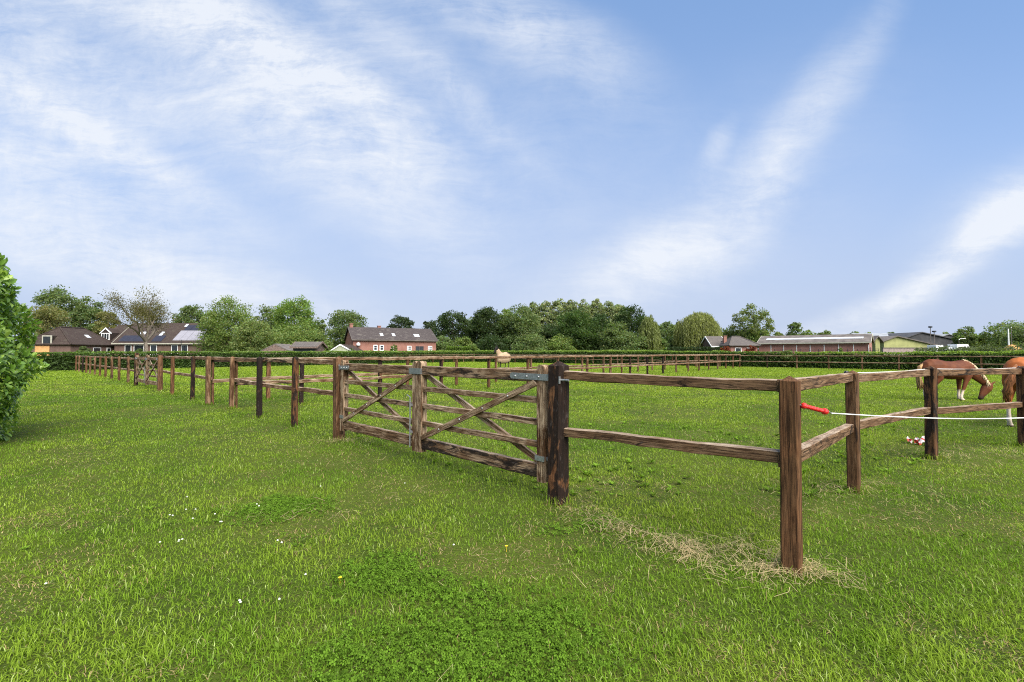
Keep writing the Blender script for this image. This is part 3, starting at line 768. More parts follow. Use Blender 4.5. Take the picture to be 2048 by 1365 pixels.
tree('shrub', 'pale elder shrub in front of the hipped barn wall', 168, 62, 693, 30, (.12, .16, .06), 'round', .0, 16, 70)
tree('shrub', 'small round shrub under the farmhouse windows', 278, 62, 696, 20, (.09, .13, .04), 'round', .0, 12, 60)
tree('shrub', 'small pale shrub by the gable corner of the red brick barn', 703, 72, 692, 16, (.10, .14, .05), 'round', .0, 10, 60)
tree('conifer', 'tiny dark conifer in front of the long brick barn wall', 1681, 70, 692, 12, DG, 'cone', .0, 10, 50)

def willow(label, px, D, top, wpx, col, n=520, seed=1):
    r = np.random.default_rng(seed); H = height(top, D); R = wpx / F * D / 2
    o = empty('willow', at_depth(px, D)); tag(o, label, 'tree')
    pts = []; tn = []
    for i in range(n):
        ph = r.random() * 2 * math.pi; q = r.random() ** .55
        lump = .82 + .36 * float(vnoise(ph * 1.9, q * 2.5, .8, seed)); rad = R * q * min(1.04, lump); zt = H * (.60 + .40 * math.sqrt(max(0, 1 - q * q))) * (.93 + .14 * float(vnoise(ph * 1.5, q * 3, .7, seed + 9))) - r.random() * .08 * H
        ln = zt * (.35 + .5 * r.random()) if q > .5 else zt * .3
        m_ = int(8 + ln * 5); s = np.linspace(0, 1, m_)
        b_ = .72 + .56 * r.random()
        p = np.stack([np.cos(ph) * (rad + s * .08 * R) + .15 * r.normal(size=m_), np.sin(ph) * (rad + s * .08 * R) + .15 * r.normal(size=m_), np.maximum(zt - ln * s, .5)], 1)
        pts.append(p); tn.append(np.full(m_, b_))
    P = np.concatenate(pts); tn = np.concatenate(tn)
    ax = np.tile(np.array([[0, 0, -1.0]]), (len(P), 1))
    leaf_cards('crown', P, .62 * (.7 + .6 * r.random(len(P))), M['leaf'], o, np.array(col)[None] * tn[:, None], ax, .20, r=r)
    mb = MB(); limbs(mb, H * .9, R, [(R * .5 * math.cos(a_), R * .5 * math.sin(a_), H * .75) for a_ in range(7)], r, .35, H * .25); mb.build('trunk', M['bark'], o)
willow('broad round weeping willow with hanging pale yellow green branches', 1398, 96, 627, 88, (.24, .265, .095), 760, 3)
willow('narrow hanging willow at the right edge of the wood', 1298, 98, 633, 40, (.20, .235, .08), 240, 5)

# half bare walnut in front of the farmhouse
def walnut():
    r = random.Random(11); D = 70; H = height(566, D); o = empty('walnut_tree', at_depth(291, D))
    tag(o, 'half bare spreading walnut tree in front of the farmhouse roof', 'tree')
    mb = MB(); tips = []; mids = []
    def br(p, d, ln, rad, lev):
        pts = [p]; q = p.copy(); dd = d.copy()
        for k in range(3):
            dd = (dd + Vector((r.uniform(-.18, .18), r.uniform(-.18, .18), r.uniform(-.04, .14)))).normalized()
            q = q + dd * ln / 3; pts.append(q.copy())
        mb.tube(pts, [rad, rad * .85, rad * .72, rad * .6], 5 if lev < 3 else 4)
        if lev >= 3: mids.append(q.copy()); mids.append(pts[1].copy())
        if lev >= 5: tips.append(q); return
        for k in range(2 if lev > 0 else 5):
            a = r.uniform(0, 2 * math.pi); sp = r.uniform(.35, .75) if lev else r.uniform(.55, .95)
            ax = Vector((math.cos(a), math.sin(a), 0))
            nd = (dd * math.cos(sp) + ax * math.sin(sp)); nd.z = max(nd.z, .02); nd.normalize()
            br(q if k or lev == 0 else pts[2], nd, ln * r.uniform(.68, .88), rad * .58, lev + 1)
    br(Vector((0, 0, -.1)), Vector((.05, 0, 1)), H * .27, .40, 0)
    mb.build('trunk', M['bark_pale'], o)
    rr = np.random.default_rng(5)
    C = np.array([list(p) for p in tips + mids]); 
    keep = rr.random(len(C)) < np.where((C[:, 0] > .8) | (C[:, 2] > H * .78), .36, 1.0)
    C = C[keep]
    P = np.repeat(C, 34, axis=0) + rr.normal(size=(len(C) * 34, 3)) * .48
    tn = np.repeat(.7 + .6 * rr.random(len(C)), 34)
    leaf_cards('crown', P, .20 * (.6 + .8 * rr.random(len(P))), M['leaf'], o, np.array([[.135, .125, .045]]) * tn[:, None], r=rr)
walnut()

# hedges -----------------------------------------------------------------
def hedge(name, label, pts, h, th, dens, leaf, col, group=None, jag=.06, seed=2, cat='hedge', topcol=None):
    """clipped hedge along ground points; core + leaf cards on every face"""
    r = np.random.default_rng(seed); o = empty(name, pts[0]); tag(o, label, cat, group)
    P = []; N = []; core = MB(); base = Vector(pts[0])
    hs = h if isinstance(h, (list, tuple)) else [h] * len(pts)
    for i in range(len(pts) - 1):
        a, b = Vector(pts[i]) - base, Vector(pts[i + 1]) - base; d = b - a; L = d.length; d.normalize(); nv = Vector((-d.y, d.x, 0))
        k = max(2, int(L / 1.2)); pr = None
        for s in range(k + 1):
            q = a + d * (L * s / k); hh_ = hs[i] + (hs[i + 1] - hs[i]) * s / k - leaf * 1.1; tw = th / 2 - leaf * .8
            hh_ += .05 * r.normal(); ring = [q - nv * tw, q - nv * tw * (1 + .1 * r.normal()) + Vector((0, 0, hh_)), q + nv * tw * (1 + .1 * r.normal()) + Vector((0, 0, hh_)), q + nv * tw]
            if pr: core.add(pr + ring, [(0, 1, 5, 4), (1, 2, 6, 5), (2, 3, 7, 6)] + ([(3, 2, 1, 0)] if s == 1 else []) + ([(4, 5, 6, 7)] if s == k else []))
            pr = ring
        n = int(L * (hs[i] * 2 + th) * dens)
        s = r.random(n) * L; pick = r.random(n) * (hs[i] * 2 + th)
        hl = hs[i] + (hs[i + 1] - hs[i]) * s / L + jag * (vnoise(s, s * 0, 1.1, seed) - .5) * 2 + jag * .5 * r.normal(size=n)
        off = np.where(pick < hs[i], -th / 2, np.where(pick < 2 * hs[i], th / 2, (r.random(n) - .5) * th)) + .05 * r.normal(size=n)
        z = np.where(pick < 2 * hs[i], (pick % hs[i]) / hs[i] * hl, hl)
        q = np.array(a)[None] + np.outer(s, np.array(d)) + np.outer(off, np.array(nv)); q[:, 2] = z
        P.append(q)
    P = np.concatenate(P)
    tn = .55 + .9 * fbm(P[:, 0] * 1.0 + P[:, 1], P[:, 2], .9, seed) + .18 * r.normal(size=len(P))
    tint = np.array(col)[None] * np.clip(tn, .3, 2)[:, None]
    if topcol is not None:      # fresh shoots, with light from above painted into the top tint
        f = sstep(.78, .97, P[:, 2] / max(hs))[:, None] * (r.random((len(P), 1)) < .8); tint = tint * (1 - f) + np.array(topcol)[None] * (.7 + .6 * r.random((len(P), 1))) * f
    core.build('inner_twigs', M['hedge_core'], o)
    leaf_cards('foliage', P, leaf * (.6 + .8 * r.random(len(P))), M['leaf'], o, tint, r=r)
    return o
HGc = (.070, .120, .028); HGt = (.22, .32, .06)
HG = 'clipped field hedges'
nL = (H_C - H_L0).normalized()
off_ = Vector((-nL.y, nL.x, 0)) * .45
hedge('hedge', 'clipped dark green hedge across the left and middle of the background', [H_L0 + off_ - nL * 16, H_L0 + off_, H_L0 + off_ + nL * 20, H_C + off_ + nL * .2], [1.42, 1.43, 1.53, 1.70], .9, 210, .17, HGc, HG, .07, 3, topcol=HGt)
nR = Vector((rightdir.y, -rightdir.x, 0)); nR = -nR if nR.y < 0 else nR
def rp(px, extra=.55):
    u = (px - 1024) / F; d = rightdir; a_ = H_C
    s = (u * a_.y - a_.x) / (d.x - u * d.y); return a_ + d * s + nR * extra
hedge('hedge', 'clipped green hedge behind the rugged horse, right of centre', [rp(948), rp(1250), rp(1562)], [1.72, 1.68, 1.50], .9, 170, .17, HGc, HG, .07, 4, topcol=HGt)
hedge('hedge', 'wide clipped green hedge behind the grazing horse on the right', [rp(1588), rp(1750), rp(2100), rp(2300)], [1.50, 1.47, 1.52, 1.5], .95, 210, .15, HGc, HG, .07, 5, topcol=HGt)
tree('shrub', 'loose pale shrub filling the gap between the two right hand hedges', 1575, rp(1575).y + .3, 701, 42, (.095, .135, .035), 'round', .0, 14, 130, .16)
hedge('hedge', 'short bright yellow green clipped hedge in front of the wood', [at_depth(893, 82), at_depth(941, 82)], 2.55, 1.2, 110, .22, (.13, .21, .030), None, .12, 6)
hedge('hedge', 'dark low hedge in front of the weeping willow', [at_depth(1335, 80), at_depth(1445, 78)], 2.35, 1.2, 70, .24, (.035, .06, .02), None, .1, 7)
hedge('hedge', 'rough grey green scrub strip behind the right hand hedge', [at_depth(1830, 62), at_depth(1900, 60), at_depth(2070, 58)], [1.85, 1.95, 1.95], 2.2, 60, .22, (.10, .13, .055), None, .3, 8)

# laurel -------------------------------------------------------------------
def laurel():
    r = np.random.default_rng(21)
    o = empty('laurel_bush', (-9.62, 6.36, 0)); tag(o, 'tall glossy cherry laurel bush at the left edge of the lawn', 'bush')
    n = 26000
    ph = (r.random(n) * 1.35 - .95) * math.pi; el = np.arcsin(r.random(n) * 1.0) 
    zt = 3.72
    z = r.random(n) ** .8
    # superellipse plan, tapering upwards
    def surf(ph, z):
        e = .9; cx = np.sign(np.cos(ph)) * np.abs(np.cos(ph)) ** e; cy = np.sign(np.sin(ph)) * np.abs(np.sin(ph)) ** e
        tp = np.where(z < .35, .80 + .20 * np.sin(z / .35 * 1.57), 1.0 - .50 * np.clip((z - .35) / .65, 0, 1) ** 2.3)
        tp = tp * (1 + .22 * (vnoise(ph * 3, z * 7, .8, 4) - .5) + .06 * (vnoise(ph * 9, z * 20, .8, 9) - .5))
        return np.stack([1.85 * cx * tp, 1.85 * cy * tp, zt * z], 1)
    P = surf(ph, z)
    nt = 1800                                    # top
    a_ = r.random(nt) * 2 * math.pi; q = np.sqrt(r.random(nt)); Pt = surf(a_, np.full(nt, .99)); Pt[:, :2] *= q[:, None]; Pt[:, 2] = zt * (1.0 - .05 * q) + .1 * r.normal(size=nt)
    P = np.concatenate([P, Pt]); n = len(P)
    outw = P.copy(); outw[:, 2] = 0; outw = norm(outw)
    P = P - outw * (r.random((n, 1)) ** 2 * .38)
    tg = np.stack([-outw[:, 1], outw[:, 0], np.zeros(n)], 1)
    th_ = r.random((n, 1)) * 2 * math.pi
    ax = tg * np.cos(th_) + np.array([[0, 0, 1.0]]) * (np.sin(th_) * .8 + .15) + outw * (.25 + .55 * r.random((n, 1))); ax = norm(ax)
    upv = outw * .75 + np.array([[0, 0, .75]]) + r.normal(size=(n, 3)) * .35
    sd = norm(np.cross(ax, upv)); nn = np.cross(sd, ax)
    L = (.125 * (.6 + .6 * r.random(n)))[:, None]; W = L * .42
    v = np.empty((n, 8, 3)); droop = L * .16
    v[:, 0] = P
    v[:, 1] = P + ax * L - nn * droop
    v[:, 2] = P + ax * L * .3 - sd * W * .45 + nn * L * .05; v[:, 3] = P + ax * L * .68 - sd * W * .42 + nn * L * .01
    v[:, 4] = P + ax * L * .3 + sd * W * .45 + nn * L * .05; v[:, 5] = P + ax * L * .68 + sd * W * .42 + nn * L * .01
    v[:, 6] = P + ax * L * .3 - nn * L * .0; v[:, 7] = P + ax * L * .68 - nn * L * .05
    fl = [(0, 6, 2), (0, 4, 6), (2, 6, 7, 3), (6, 4, 5, 7), (3, 7, 1), (7, 5, 1)]
    lo = []; stt = []; c0 = 0
    for f in fl: stt.append(c0); lo += f; c0 += len(f)
    loops = (np.array(lo)[None] + np.arange(n)[:, None] * 8).ravel(); starts = (np.array(stt)[None] + np.arange(n)[:, None] * c0).ravel()
    young = (r.random(n) < .3)
    base = np.where(young[:, None], np.array([[.30, .43, .075]]), np.array([[.165, .285, .05]])) * (.7 + .6 * r.random((n, 1)))
    np_mesh('foliage', v.reshape(-1, 3), loops, starts, None, M['laurel_leaf'], o, np.repeat(base, 8, 0), smooth=False)
    mb = MB(); K = 20; Z = [0, .15, .4, .7, .9, .96]
    vs = []; fs = []
    for zz in Z:
        rr_ = surf(np.linspace(0, 2 * math.pi, K, endpoint=False), np.full(K, zz)); rr_[:, :2] *= .84; rr_[:, 2] *= .95
        vs += [tuple(p) for p in rr_]
    for i in range(len(Z) - 1):
        for k in range(K): fs.append((i * K + k, i * K + (k + 1) % K, (i + 1) * K + (k + 1) % K, (i + 1) * K + k))
    fs.append(tuple(range((len(Z) - 1) * K, len(Z) * K)))
    mb.add(vs, fs).build('inner_twigs', M['hedge_core'], o)
laurel()

# ================================================================== BUILDINGS
def frame_of(A, B):
    d = (B - A); L = d.length; return math.atan2(d.y, d.x), L
def window(parent, x0, x1, z0, z1, y=-.03, fr='white', bars=0, fw=.08, nm='window', pane='glass', rows=0):
    mb = MB()
    mb.box(x0, x1, y - .03, y + .05, z1 - fw, z1); mb.box(x0, x1, y - .03, y + .05, z0, z0 + fw)
    mb.box(x0, x0 + fw, y - .03, y + .05, z0 + fw, z1 - fw); mb.box(x1 - fw, x1, y - .03, y + .05, z0 + fw, z1 - fw)
    for k in range(bars):
        xm = x0 + (x1 - x0) * (k + 1) / (bars + 1); mb.box(xm - .03, xm + .03, y - .028, y + .05, z0 + fw, z1 - fw)
    for k in range(rows):
        zm = z0 + (z1 - z0) * (k + 1) / (rows + 1); mb.box(x0 + fw, x1 - fw, y - .026, y + .05, zm - .03, zm + .03)
    w_ = mb.build(nm, M[fr], parent)
    MB().box(x0 + fw, x1 - fw, y, y + .04, z0 + fw, z1 - fw).build('pane', M[pane], w_)
    return w_
def gable(name, label, A, B, depth, eave, ridge, wall, roof, cat='building', group=None, over=.35, th=.14, trim=None, left_trim=False, ridge_at=.5):
    rz, L = frame_of(A, B); o = empty(name, A, rz); tag(o, label, cat, group)
    ym = depth * ridge_at
    MB().prismx([(0, 0), (depth, 0), (depth, eave), (ym, ridge - .02), (0, eave)], 0, L).build('wall', M[wall], o)
    sl = (ridge - eave) / ym; sl2 = (ridge - eave) / (depth - ym)
    MB().prismx([(-over, eave - over * sl + .02), (ym, ridge + .02), (depth + over, eave - over * sl2 + .02), (depth + over, eave - over * sl2 + .02 + th), (ym, ridge + .02 + th), (-over, eave - over * sl + .02 + th)], -.25, L + .25).build('roof', M[roof], o)
    if trim:
        MB().box(-.25, L + .25, -over - .10, -over - .003, eave - over * sl - .06, eave - over * sl + .14).build('gutter', M[trim], o)
        for x0 in ((-.31, -.253), (L + .253, L + .31)):
            MB().prismx([(-over, eave - over * sl - .05), (ym, ridge - .05), (depth + over, eave - over * sl2 - .05), (depth + over, eave - over * sl2 + .18), (ym, ridge + .2), (-over, eave - over * sl + .18)], *x0).build('verge_board', M[trim], o)
    o['L'] = L
    def on_roof(nm, x0, x1, f0, f1, m_, lift=.05, parent=None):
        y0, y1 = -over + (ym + over) * f0, -over + (ym + over) * f1
        zz = lambda y: eave + y * sl + .02 + th
        mb = MB(); mb.prismx([(y0, zz(y0) - .02), (y1, zz(y1) - .02), (y1, zz(y1) + lift), (y0, zz(y0) + lift)], x0, x1)
        return mb.build(nm, M[m_], parent or o)
    return o, L, on_roof
def chimney(o, x, y, z0, z1, w_=.7, m_='brick_red'):
    MB().box(x - w_ / 2, x + w_ / 2, y - w_ / 2, y + w_ / 2, z0, z1).box(x - w_ / 2 - .06, x + w_ / 2 + .06, y - w_ / 2 - .06, y + w_ / 2 + .06, z1, z1 + .12).build('chimney', M[m_], o)

# red brick barn
o, L, onr = gable('brick_barn', 'long red brick barn with mossy dark tiled roof and small white windows', at_depth(706, 84), at_depth(872, 92), 8.2, 4.0, 6.35, 'brick_red', 'tile_dark', 'barn', trim='sheet_grey')
fx = lambda px: (px - 706) / (872 - 706) * L
for a_, b_ in ((744, 752), (756, 764)):
    window(o, fx(a_), fx(b_), 1.85, 2.95, bars=0, rows=1, fw=.14)
window(o, fx(779), fx(784), 1.7, 2.7, bars=1, rows=1, fw=.07)
for c_ in (815, 859): window(o, fx(c_ - 4.5), fx(c_ + 4.5), 1.9, 2.8, bars=2, rows=1, fw=.1)
dr = MB().box(fx(828.5), fx(845), -.08, -.003, 0, 2.75).build('barn_door', M['door_shade_dark'], o)
MB().box(fx(836.5), fx(837), -.10, -.083, 0, 2.7).build('door_post', M['boards'], dr)
for a_, b_, f_ in ((760, 766, .3), (784, 790, .3), (829, 840, .28)): onr('roof_window', fx(a_), fx(b_), f_, f_ + .2, 'roof_light')
chimney(o, .35, 4.1, 6.0, 7.0, .6); chimney(o, fx(765), 4.3, 5.9, 6.75, .6)
MB().tube([(.9, -.06, 2.9), (.9, -.25, 3.0)], .04, 6).ball((.9, -.3, 3.0), .36, 10, 6).build('satellite_dish', M['white'], o)

# hipped barn at left
def hip_house(name, label, C0, v1, L1, v2, L2, eave, ridge, wall, roof, over=.35, cat='house'):
    """C0 nearest corner, v1 to the left, v2 to the right (unit, perpendicular); ridge along v2"""
    rz = math.atan2(v2.y, v2.x); o = empty(name, C0, rz); tag(o, label, cat)
    MB().box(0, L2, 0, L1, 0, eave).build('wall', M[wall], o)
    e = over; i_ = L1 / 2
    b = [(-e, -e, eave - .05), (L2 + e, -e, eave - .05), (L2 + e, L1 + e, eave - .05), (-e, L1 + e, eave - .05)]
    k0, k1 = L1 * .30, L2 - L1 * .30
    tpv = [(k0, i_, ridge), (k1, i_, ridge)]
    u = [(x, y, z + .13) for x, y, z in b]
    MB().add(b + u + tpv, [(3, 2, 1, 0), (0, 1, 5, 4), (1, 2, 6, 5), (2, 3, 7, 6), (3, 0, 4, 7), (4, 5, 9, 8), (5, 6, 9), (6, 7, 8, 9), (7, 4, 8)]).build('roof', M[roof], o)
    MB().tube([tpv[0], tpv[1]], .14, 6).tube([u[0], tpv[0]], .12, 6).tube([u[3], tpv[0]], .12, 6).tube([u[1], tpv[1]], .12, 6).build('ridge_tiles', M[roof], o)
    return o
C0 = at_depth(141, 78); s_ = Vector((C0.x, C0.y, 0)).normalized(); p_ = Vector((-s_.y, s_.x, 0))
al = D2R(40)
v1 = (p_ * math.cos(al) + s_ * math.sin(al)); v2 = (-p_ * math.sin(al) + s_ * math.cos(al))
v2 = Vector((v1.y, -v1.x, 0))
if v2.dot(-p_) < 0: v2 = -v2
o = hip_house('hip_roofed_barn', 'low brown barn with tiled hipped roof and a hay loft window behind the hedge', C0, v1, 7.4, v2, 9.4, 2.85, 6.0, 'brick_brown', 'tile_brown', cat='barn')
# loft dormer on the left hip face (local -x side)
dm = MB().prismx([(2.9, 2.9), (4.35, 2.9), (4.35, 4.35), (3.62, 4.75), (2.9, 4.35)], -.15, 1.8).build('loft_dormer', M['tile_brown'], o)
MB().box(-.24, -.153, 2.85, 4.4, 2.88, 4.42).build('dormer_frame', M['cream'], dm)
MB().box(-.27, -.243, 3.05, 4.2, 3.05, 4.25).build('dormer_pane', M['door_shade_dark'], dm)
MB().box(-.12, -.05, 3.3, 5.6, .6, 2.65).build('leaning_board', M['plywood'], o)
window(o, 4.6, 6.3, 1.2, 2.4, fw=.09); window(o, 7.6, 8.5, 1.2, 2.4, fw=.12)
MB().box(4.4, 5.4, .99, 1.02, 4.26, 4.3).prismx([(1.3, 4.15), (1.9, 4.67), (1.9, 4.75), (1.3, 4.23)], 5.0, 5.8).build('roof_window', M['roof_light'], o)

# farmhouse
D = 86
o, L, onr = gable('farmhouse', 'long brown brick farmhouse with tiled roof, solar panels and a white dormer', at_depth(229, D), at_depth(404, D), 9.0, 3.42, 7.25, 'brick_brown', 'tile_brown', 'house', trim='cream')
fx = lambda px: (px - 229) / (404 - 229) * L
for a_, b_ in ((250, 263), (268, 288), (301, 314), (343, 356), (363, 376)): window(o, fx(a_), fx(b_), 1.0, 2.95, fw=.09)
pn_ = onr('solar_panel', fx(236), fx(287), .07, .34, 'panel', .10); onr('solar_panel', fx(302), fx(322), .07, .34, 'panel', .10)
for k in range(4):
    onr('solar_collector', fx(343 + 14.3 * k), fx(343 + 14.3 * k + 13.8), .12, .58, 'panel_pale', .12)
    onr('solar_panel', fx(347 + 13 * k), fx(347 + 13 * k + 12.6), .60, .86, 'panel', .10)
onr('roof_window', fx(261), fx(275), .42, .52, 'roof_light', .12); onr('roof_window', fx(306), fx(312), .34, .52, 'roof_light', .12); onr('roof_window', fx(341), fx(346), .80, .92, 'roof_light', .1)
MB().tube([(fx(366), -.5, .5), (fx(366), -.5, 3.9)], .05, 6).build('vent_pipe', M['door_shade_dark'], o)
# link wing with white dormer
o, L, onr = gable('house_wing', 'short brown house wing with white gabled dormer between barn and farmhouse', at_depth(203, 87.5), at_depth(228, 87.5), 8.0, 3.9, 7.0, 'brick_brown', 'tile_brown', 'house')
dm = MB().prism([(.1, 3.7), (2.15, 3.7), (2.15, 5.3), (1.12, 6.25), (.1, 5.3)], -.4, 2.4).build('dormer', M['tile_brown'], o)
MB().prism([(.0, 5.25), (1.12, 6.3), (2.25, 5.25), (2.25, 5.05), (1.12, 6.05), (0, 5.05)], -.5, -.403).build('dormer_trim', M['white'], dm)
window(o, .35, 1.9, 3.9, 5.25, -.46, bars=2, fw=.12, nm='dormer_window')
window(o, .9, 1.9, 0, 3.0, -.05, fw=.14, nm='doorway')

# sheds and small houses
A_, B_ = at_depth(523, 62), at_depth(575, 62)
o = empty('timber_shed', A_); tag(o, 'weathered grey timber shed gable just above the hedge', 'shed')
L = (B_ - A_).length
MB().prism([(0, 0), (L, 0), (L, 1.7), (L * .5, 2.55), (0, 1.7)], 0, 4).build('wall', M['boards'], o)
MB().prism([(-.25, 1.62), (L * .5, 2.57), (L + .25, 1.62), (L + .25, 1.76), (L * .5, 2.71), (-.25, 1.70)], .02, 4.2).build('roof', M['sheet_grey'], o)
o, L, onr = gable('field_shed', 'small open fronted field shed with grey tiled roof', at_depth(586, 60), at_depth(633, 60), 2.6, 2.25, 2.80, 'boards', 'tile_grey', 'shed', trim='boards')
MB().box(.2, L - .2, -.06, -.003, 0, 2.2).build('front_shade_sheet', M['door_shade_dark'], o)  # dark sheet painted as the shade inside the open shed
A_, B_ = at_depth(659, 78), at_depth(706, 78)
o = empty('gabled_house', A_); tag(o, 'pale green gable with white verge boards left of the red barn', 'house'); L = (B_ - A_).length
MB().prism([(0, 0), (L, 0), (L, 1.5), (L * .46, 2.75), (0, 1.5)], 0, 6).build('wall', M['sage'], o)
MB().prism([(-.5, 1.32), (L * .46, 2.78), (L + .5, 1.32), (L + .5, 1.44), (L * .46, 2.92), (-.5, 1.44)], .0, 6.2).build('roof', M['tile_brown'], o)
MB().prism([(-.5, 1.26), (L * .46, 2.74), (L + .5, 1.26), (L + .5, 1.46), (L * .46, 2.96), (-.5, 1.46)], -.12, -.003).build('verge_board', M['white'], o)
# bungalows
C0 = at_depth(1500, 84)
o = hip_house('bungalow', 'brick bungalow with pale brown hipped roof and a chimney', at_depth(1461, 84), Vector((0, 1, 0)), 6.0, Vector((1, 0, 0)), 5.0, 2.75, 4.55, 'brick_pink', 'tile_grey', .45)
chimney(o, .35, 3.0, 3.3, 4.6, .55)
window(o, .8, 2.0, 1.2, 2.4, fw=.1); window(o, 3.0, 4.2, 1.2, 2.4, fw=.1)
o, L, onr = gable('bungalow', 'small bungalow with white verge half hidden behind the weeping willow', at_depth(1424, 88), at_depth(1452, 88), 5.0, 2.85, 4.6, 'brick_brown', 'tile_grey', 'house', trim='white')
# long barn right
o, L, onr = gable('long_brick_barn', 'long low pinkish brick barn with grey sheet roof and pale roof light strip', Vector((46.9, 86, 0)), Vector((59.2, 75, 0)), 6.6, 3.28, 4.55, 'brick_pink', 'sheet_grey', 'barn', over=.4, trim='cream')
onr('roof_light', L * .06, L * .95, .42, .60, 'roof_light', .05)
for k in range(1, 8):
    MB().box(L * k / 8 - .05, L * k / 8 + .05, -.05, -.003, 0, 2.85).build('pilaster', M['white'], o)
MB().box(L - .12, L - .02, -.12, -.06, 0, 2.8).build('downpipe', M['white'], o)
MB().box(L + .003, L + .05, 1.2, 2.3, 0, 2.4).build('gable_door', M['door_shade_dark'], o)
fe = empty('wire_fence', (46.4, 80, 0)); tag(fe, 'thin dark wire mesh fence in front of the long brick barn', 'fence')
for k in range(12):
    p = Vector((0, 0, 0)).lerp(Vector((10.5, -9.8, 0)), k / 11); MB().tube([p, p + Vector((0, 0, 2.1))], .04, 5).build('post', M['door_shade_dark'], fe)
mb = MB()
for z in (.6, 1.0, 1.4, 1.8, 2.05): mb.tube([(0, 0, z), (10.5, -9.8, z)], .02, 4)
mb.build('wire', M['door_shade_dark'], fe)
# yellow green sheds and dark barns
def shed_front(name, label, px0, px1, pxa, D, e0, e1, za, wall, roof, depth, roofth=.25, cat='barn', base=0):
    A_ = at_depth(px0, D); L = (px1 - px0) / F * D; xa = (pxa - px0) / F * D
    o = empty(name, A_); tag(o, label, cat)
    MB().prism([(0, base), (L, base), (L, e1), (xa, za), (0, e0)], 0, depth).build('wall', M[wall], o)
    s0 = (za - e0) / xa; s1 = (za - e1) / (L - xa)
    MB().prism([(-.5, e0 - .5 * s0 + .02), (xa, za + .02), (L + .5, e1 - .5 * s1 + .02), (L + .5, e1 - .5 * s1 + roofth), (xa, za + roofth), (-.5, e0 - .5 * s0 + roofth)], -.4, depth + .4).build('roof', M[roof], o)
    return o, L
D = 105
shed_front('yellow_barn', 'yellow green boarded barn gable with grey roof edge', 1768, 1868, 1793, D, height(683, D), height(691, D), height(674, D), 'lime', 'sheet_grey', 12)
D = 92
shed_front('yellow_barn', 'narrow yellow green gable wall beside the brick barn end', 1751, 1760, 1755, D, height(678, D), height(680, D), height(674, D), 'lime', 'sheet_grey', 3)
D = 130
o, L = shed_front('dark_barn', 'large dark grey barn with broad gable behind the yellow green barn', 1808, 1952, 1843, D, height(678, D), height(689, D), height(666, D), 'sheet_dark', 'sheet_dark', 30)
o, L, onr = gable('sheet_roofed_barn', 'barn with long pale sheet roof left of the dark gable', at_depth(1744, 134), at_depth(1838, 134), 16, height(680, 134), height(667, 138), 'concrete', 'sheet_pale', 'barn')
D = 150
shed_front('dark_barn', 'second dark grey barn gable further right with pale roof edge', 1862, 1962, 1897, D, height(680, D), height(690, D), height(669.5, D), 'sheet_dark', 'sheet_pale', 20)
D = 90
o = empty('block_wall', at_depth(1766, D)); tag(o, 'low pinkish block wall in front of the yellow green barn', 'wall')
L = (1880 - 1766) / F * D
MB().box(0, L, 0, .3, 0, height(697, D)).build('wall_face', M['concrete'], o); MB().box(-.05, L + .05, -.05, .35, height(697, D), height(697, D) + .15).build('coping', M['sheet_grey'], o)
# vehicles in the yard
def van(label, px0, px1, ytop, D, cab_right=True):
    A_ = at_depth(px0, D); L = (px1 - px0) / F * D; H = height(ytop, D)
    o = empty('parked_van', A_); tag(o, label, 'van', 'white vehicles in the yard')
    c_ = [(0, .35), (L, .35), (L, H * .55), (L * .94, H * .62), (L * .80, H * .96), (L * .76, H), (L * .03, H), (0, H * .93)]
    MB().prism(c_, 0, 1.9).build('body', M['white'], o)
    MB().prism([(L * .80, H * .62), (L * .90, H * .62), (L * .80, H * .88), (L * .72, H * .88), (L * .72, H * .62)], -.02, -.003).build('window', M['glass'], o)
    MB().box(L * .30, L * .64, -.02, -.003, H * .60, H * .86).build('window', M['glass'], o)
    for x in (.2, .8):
        MB().tube([(L * x, -.05, .36), (L * x, .25, .36)], .36, 12).build('wheel', M['tyre'], o)
van('white van parked right of the lamp posts in the yard', 1914, 1943, 689, 84)
van('smaller white pick up parked below the tall lamp post', 1872, 1890, 690.5, 86)
o = empty('bale_stack', at_depth(1893, 85)); tag(o, 'row of white wrapped bales between the two white vehicles', 'bales')
mb = MB()
for k in range(3): MB().ball((.35 + .72 * k, 0, 1.35 + .75), .42, 10, 6, .9).ball((.35 + .72 * k, 0, 1.35), .46, 10, 6, .9).ball((.35 + .72 * k, 0, .45), .48, 10, 6, .95).build('bale', M['white'], o, smooth=True)
# lamp posts
def lamp(label, px, D, ytop, r_, head, m_):
    o = empty('lamp_post', at_depth(px, D)); tag(o, label, 'lamp post', 'poles in the farm yard'); H = height(ytop, D)
    MB().tube([(0, 0, 0), (0, 0, H * .5), (0, 0, H - .2)], [r_ * 1.3, r_, r_ * .8], 8).build('pole', M[m_], o)
    if head == 'ball': MB().tube([(0, 0, H - .3), (0, 0, H - .22), (0, 0, H)], [.18, .34, .30], 10).build('lamp_head', M['door_shade_dark'], o)
    elif head == 'arm': MB().tube([(0, 0, H - .22), (.3, 0, H), (.9, 0, H)], .05, 6).box(.6, 1.3, -.12, .12, H - .02, H + .08).build('lamp_head', M['white'], o)
    else: MB().tube([(0, 0, H - .25), (0, 0, H)], r_ * .85, 8).build('cap', M['white'], o)
lamp('tall thin lamp post with dark round head beside the dark barn', 1861.5, 88, 653, .07, 'ball', 'sheet_grey')
lamp('shorter lamp post with dark head right of the tall one', 1869, 88, 662, .07, 'ball', 'sheet_grey')
lamp('small arm lamp in front of the second dark barn', 1918, 92, 678, .05, 'arm', 'sheet_grey')
lamp('thick white pole near the right edge of the skyline', 2017.5, 92, 658, .12, 'cap', 'white')
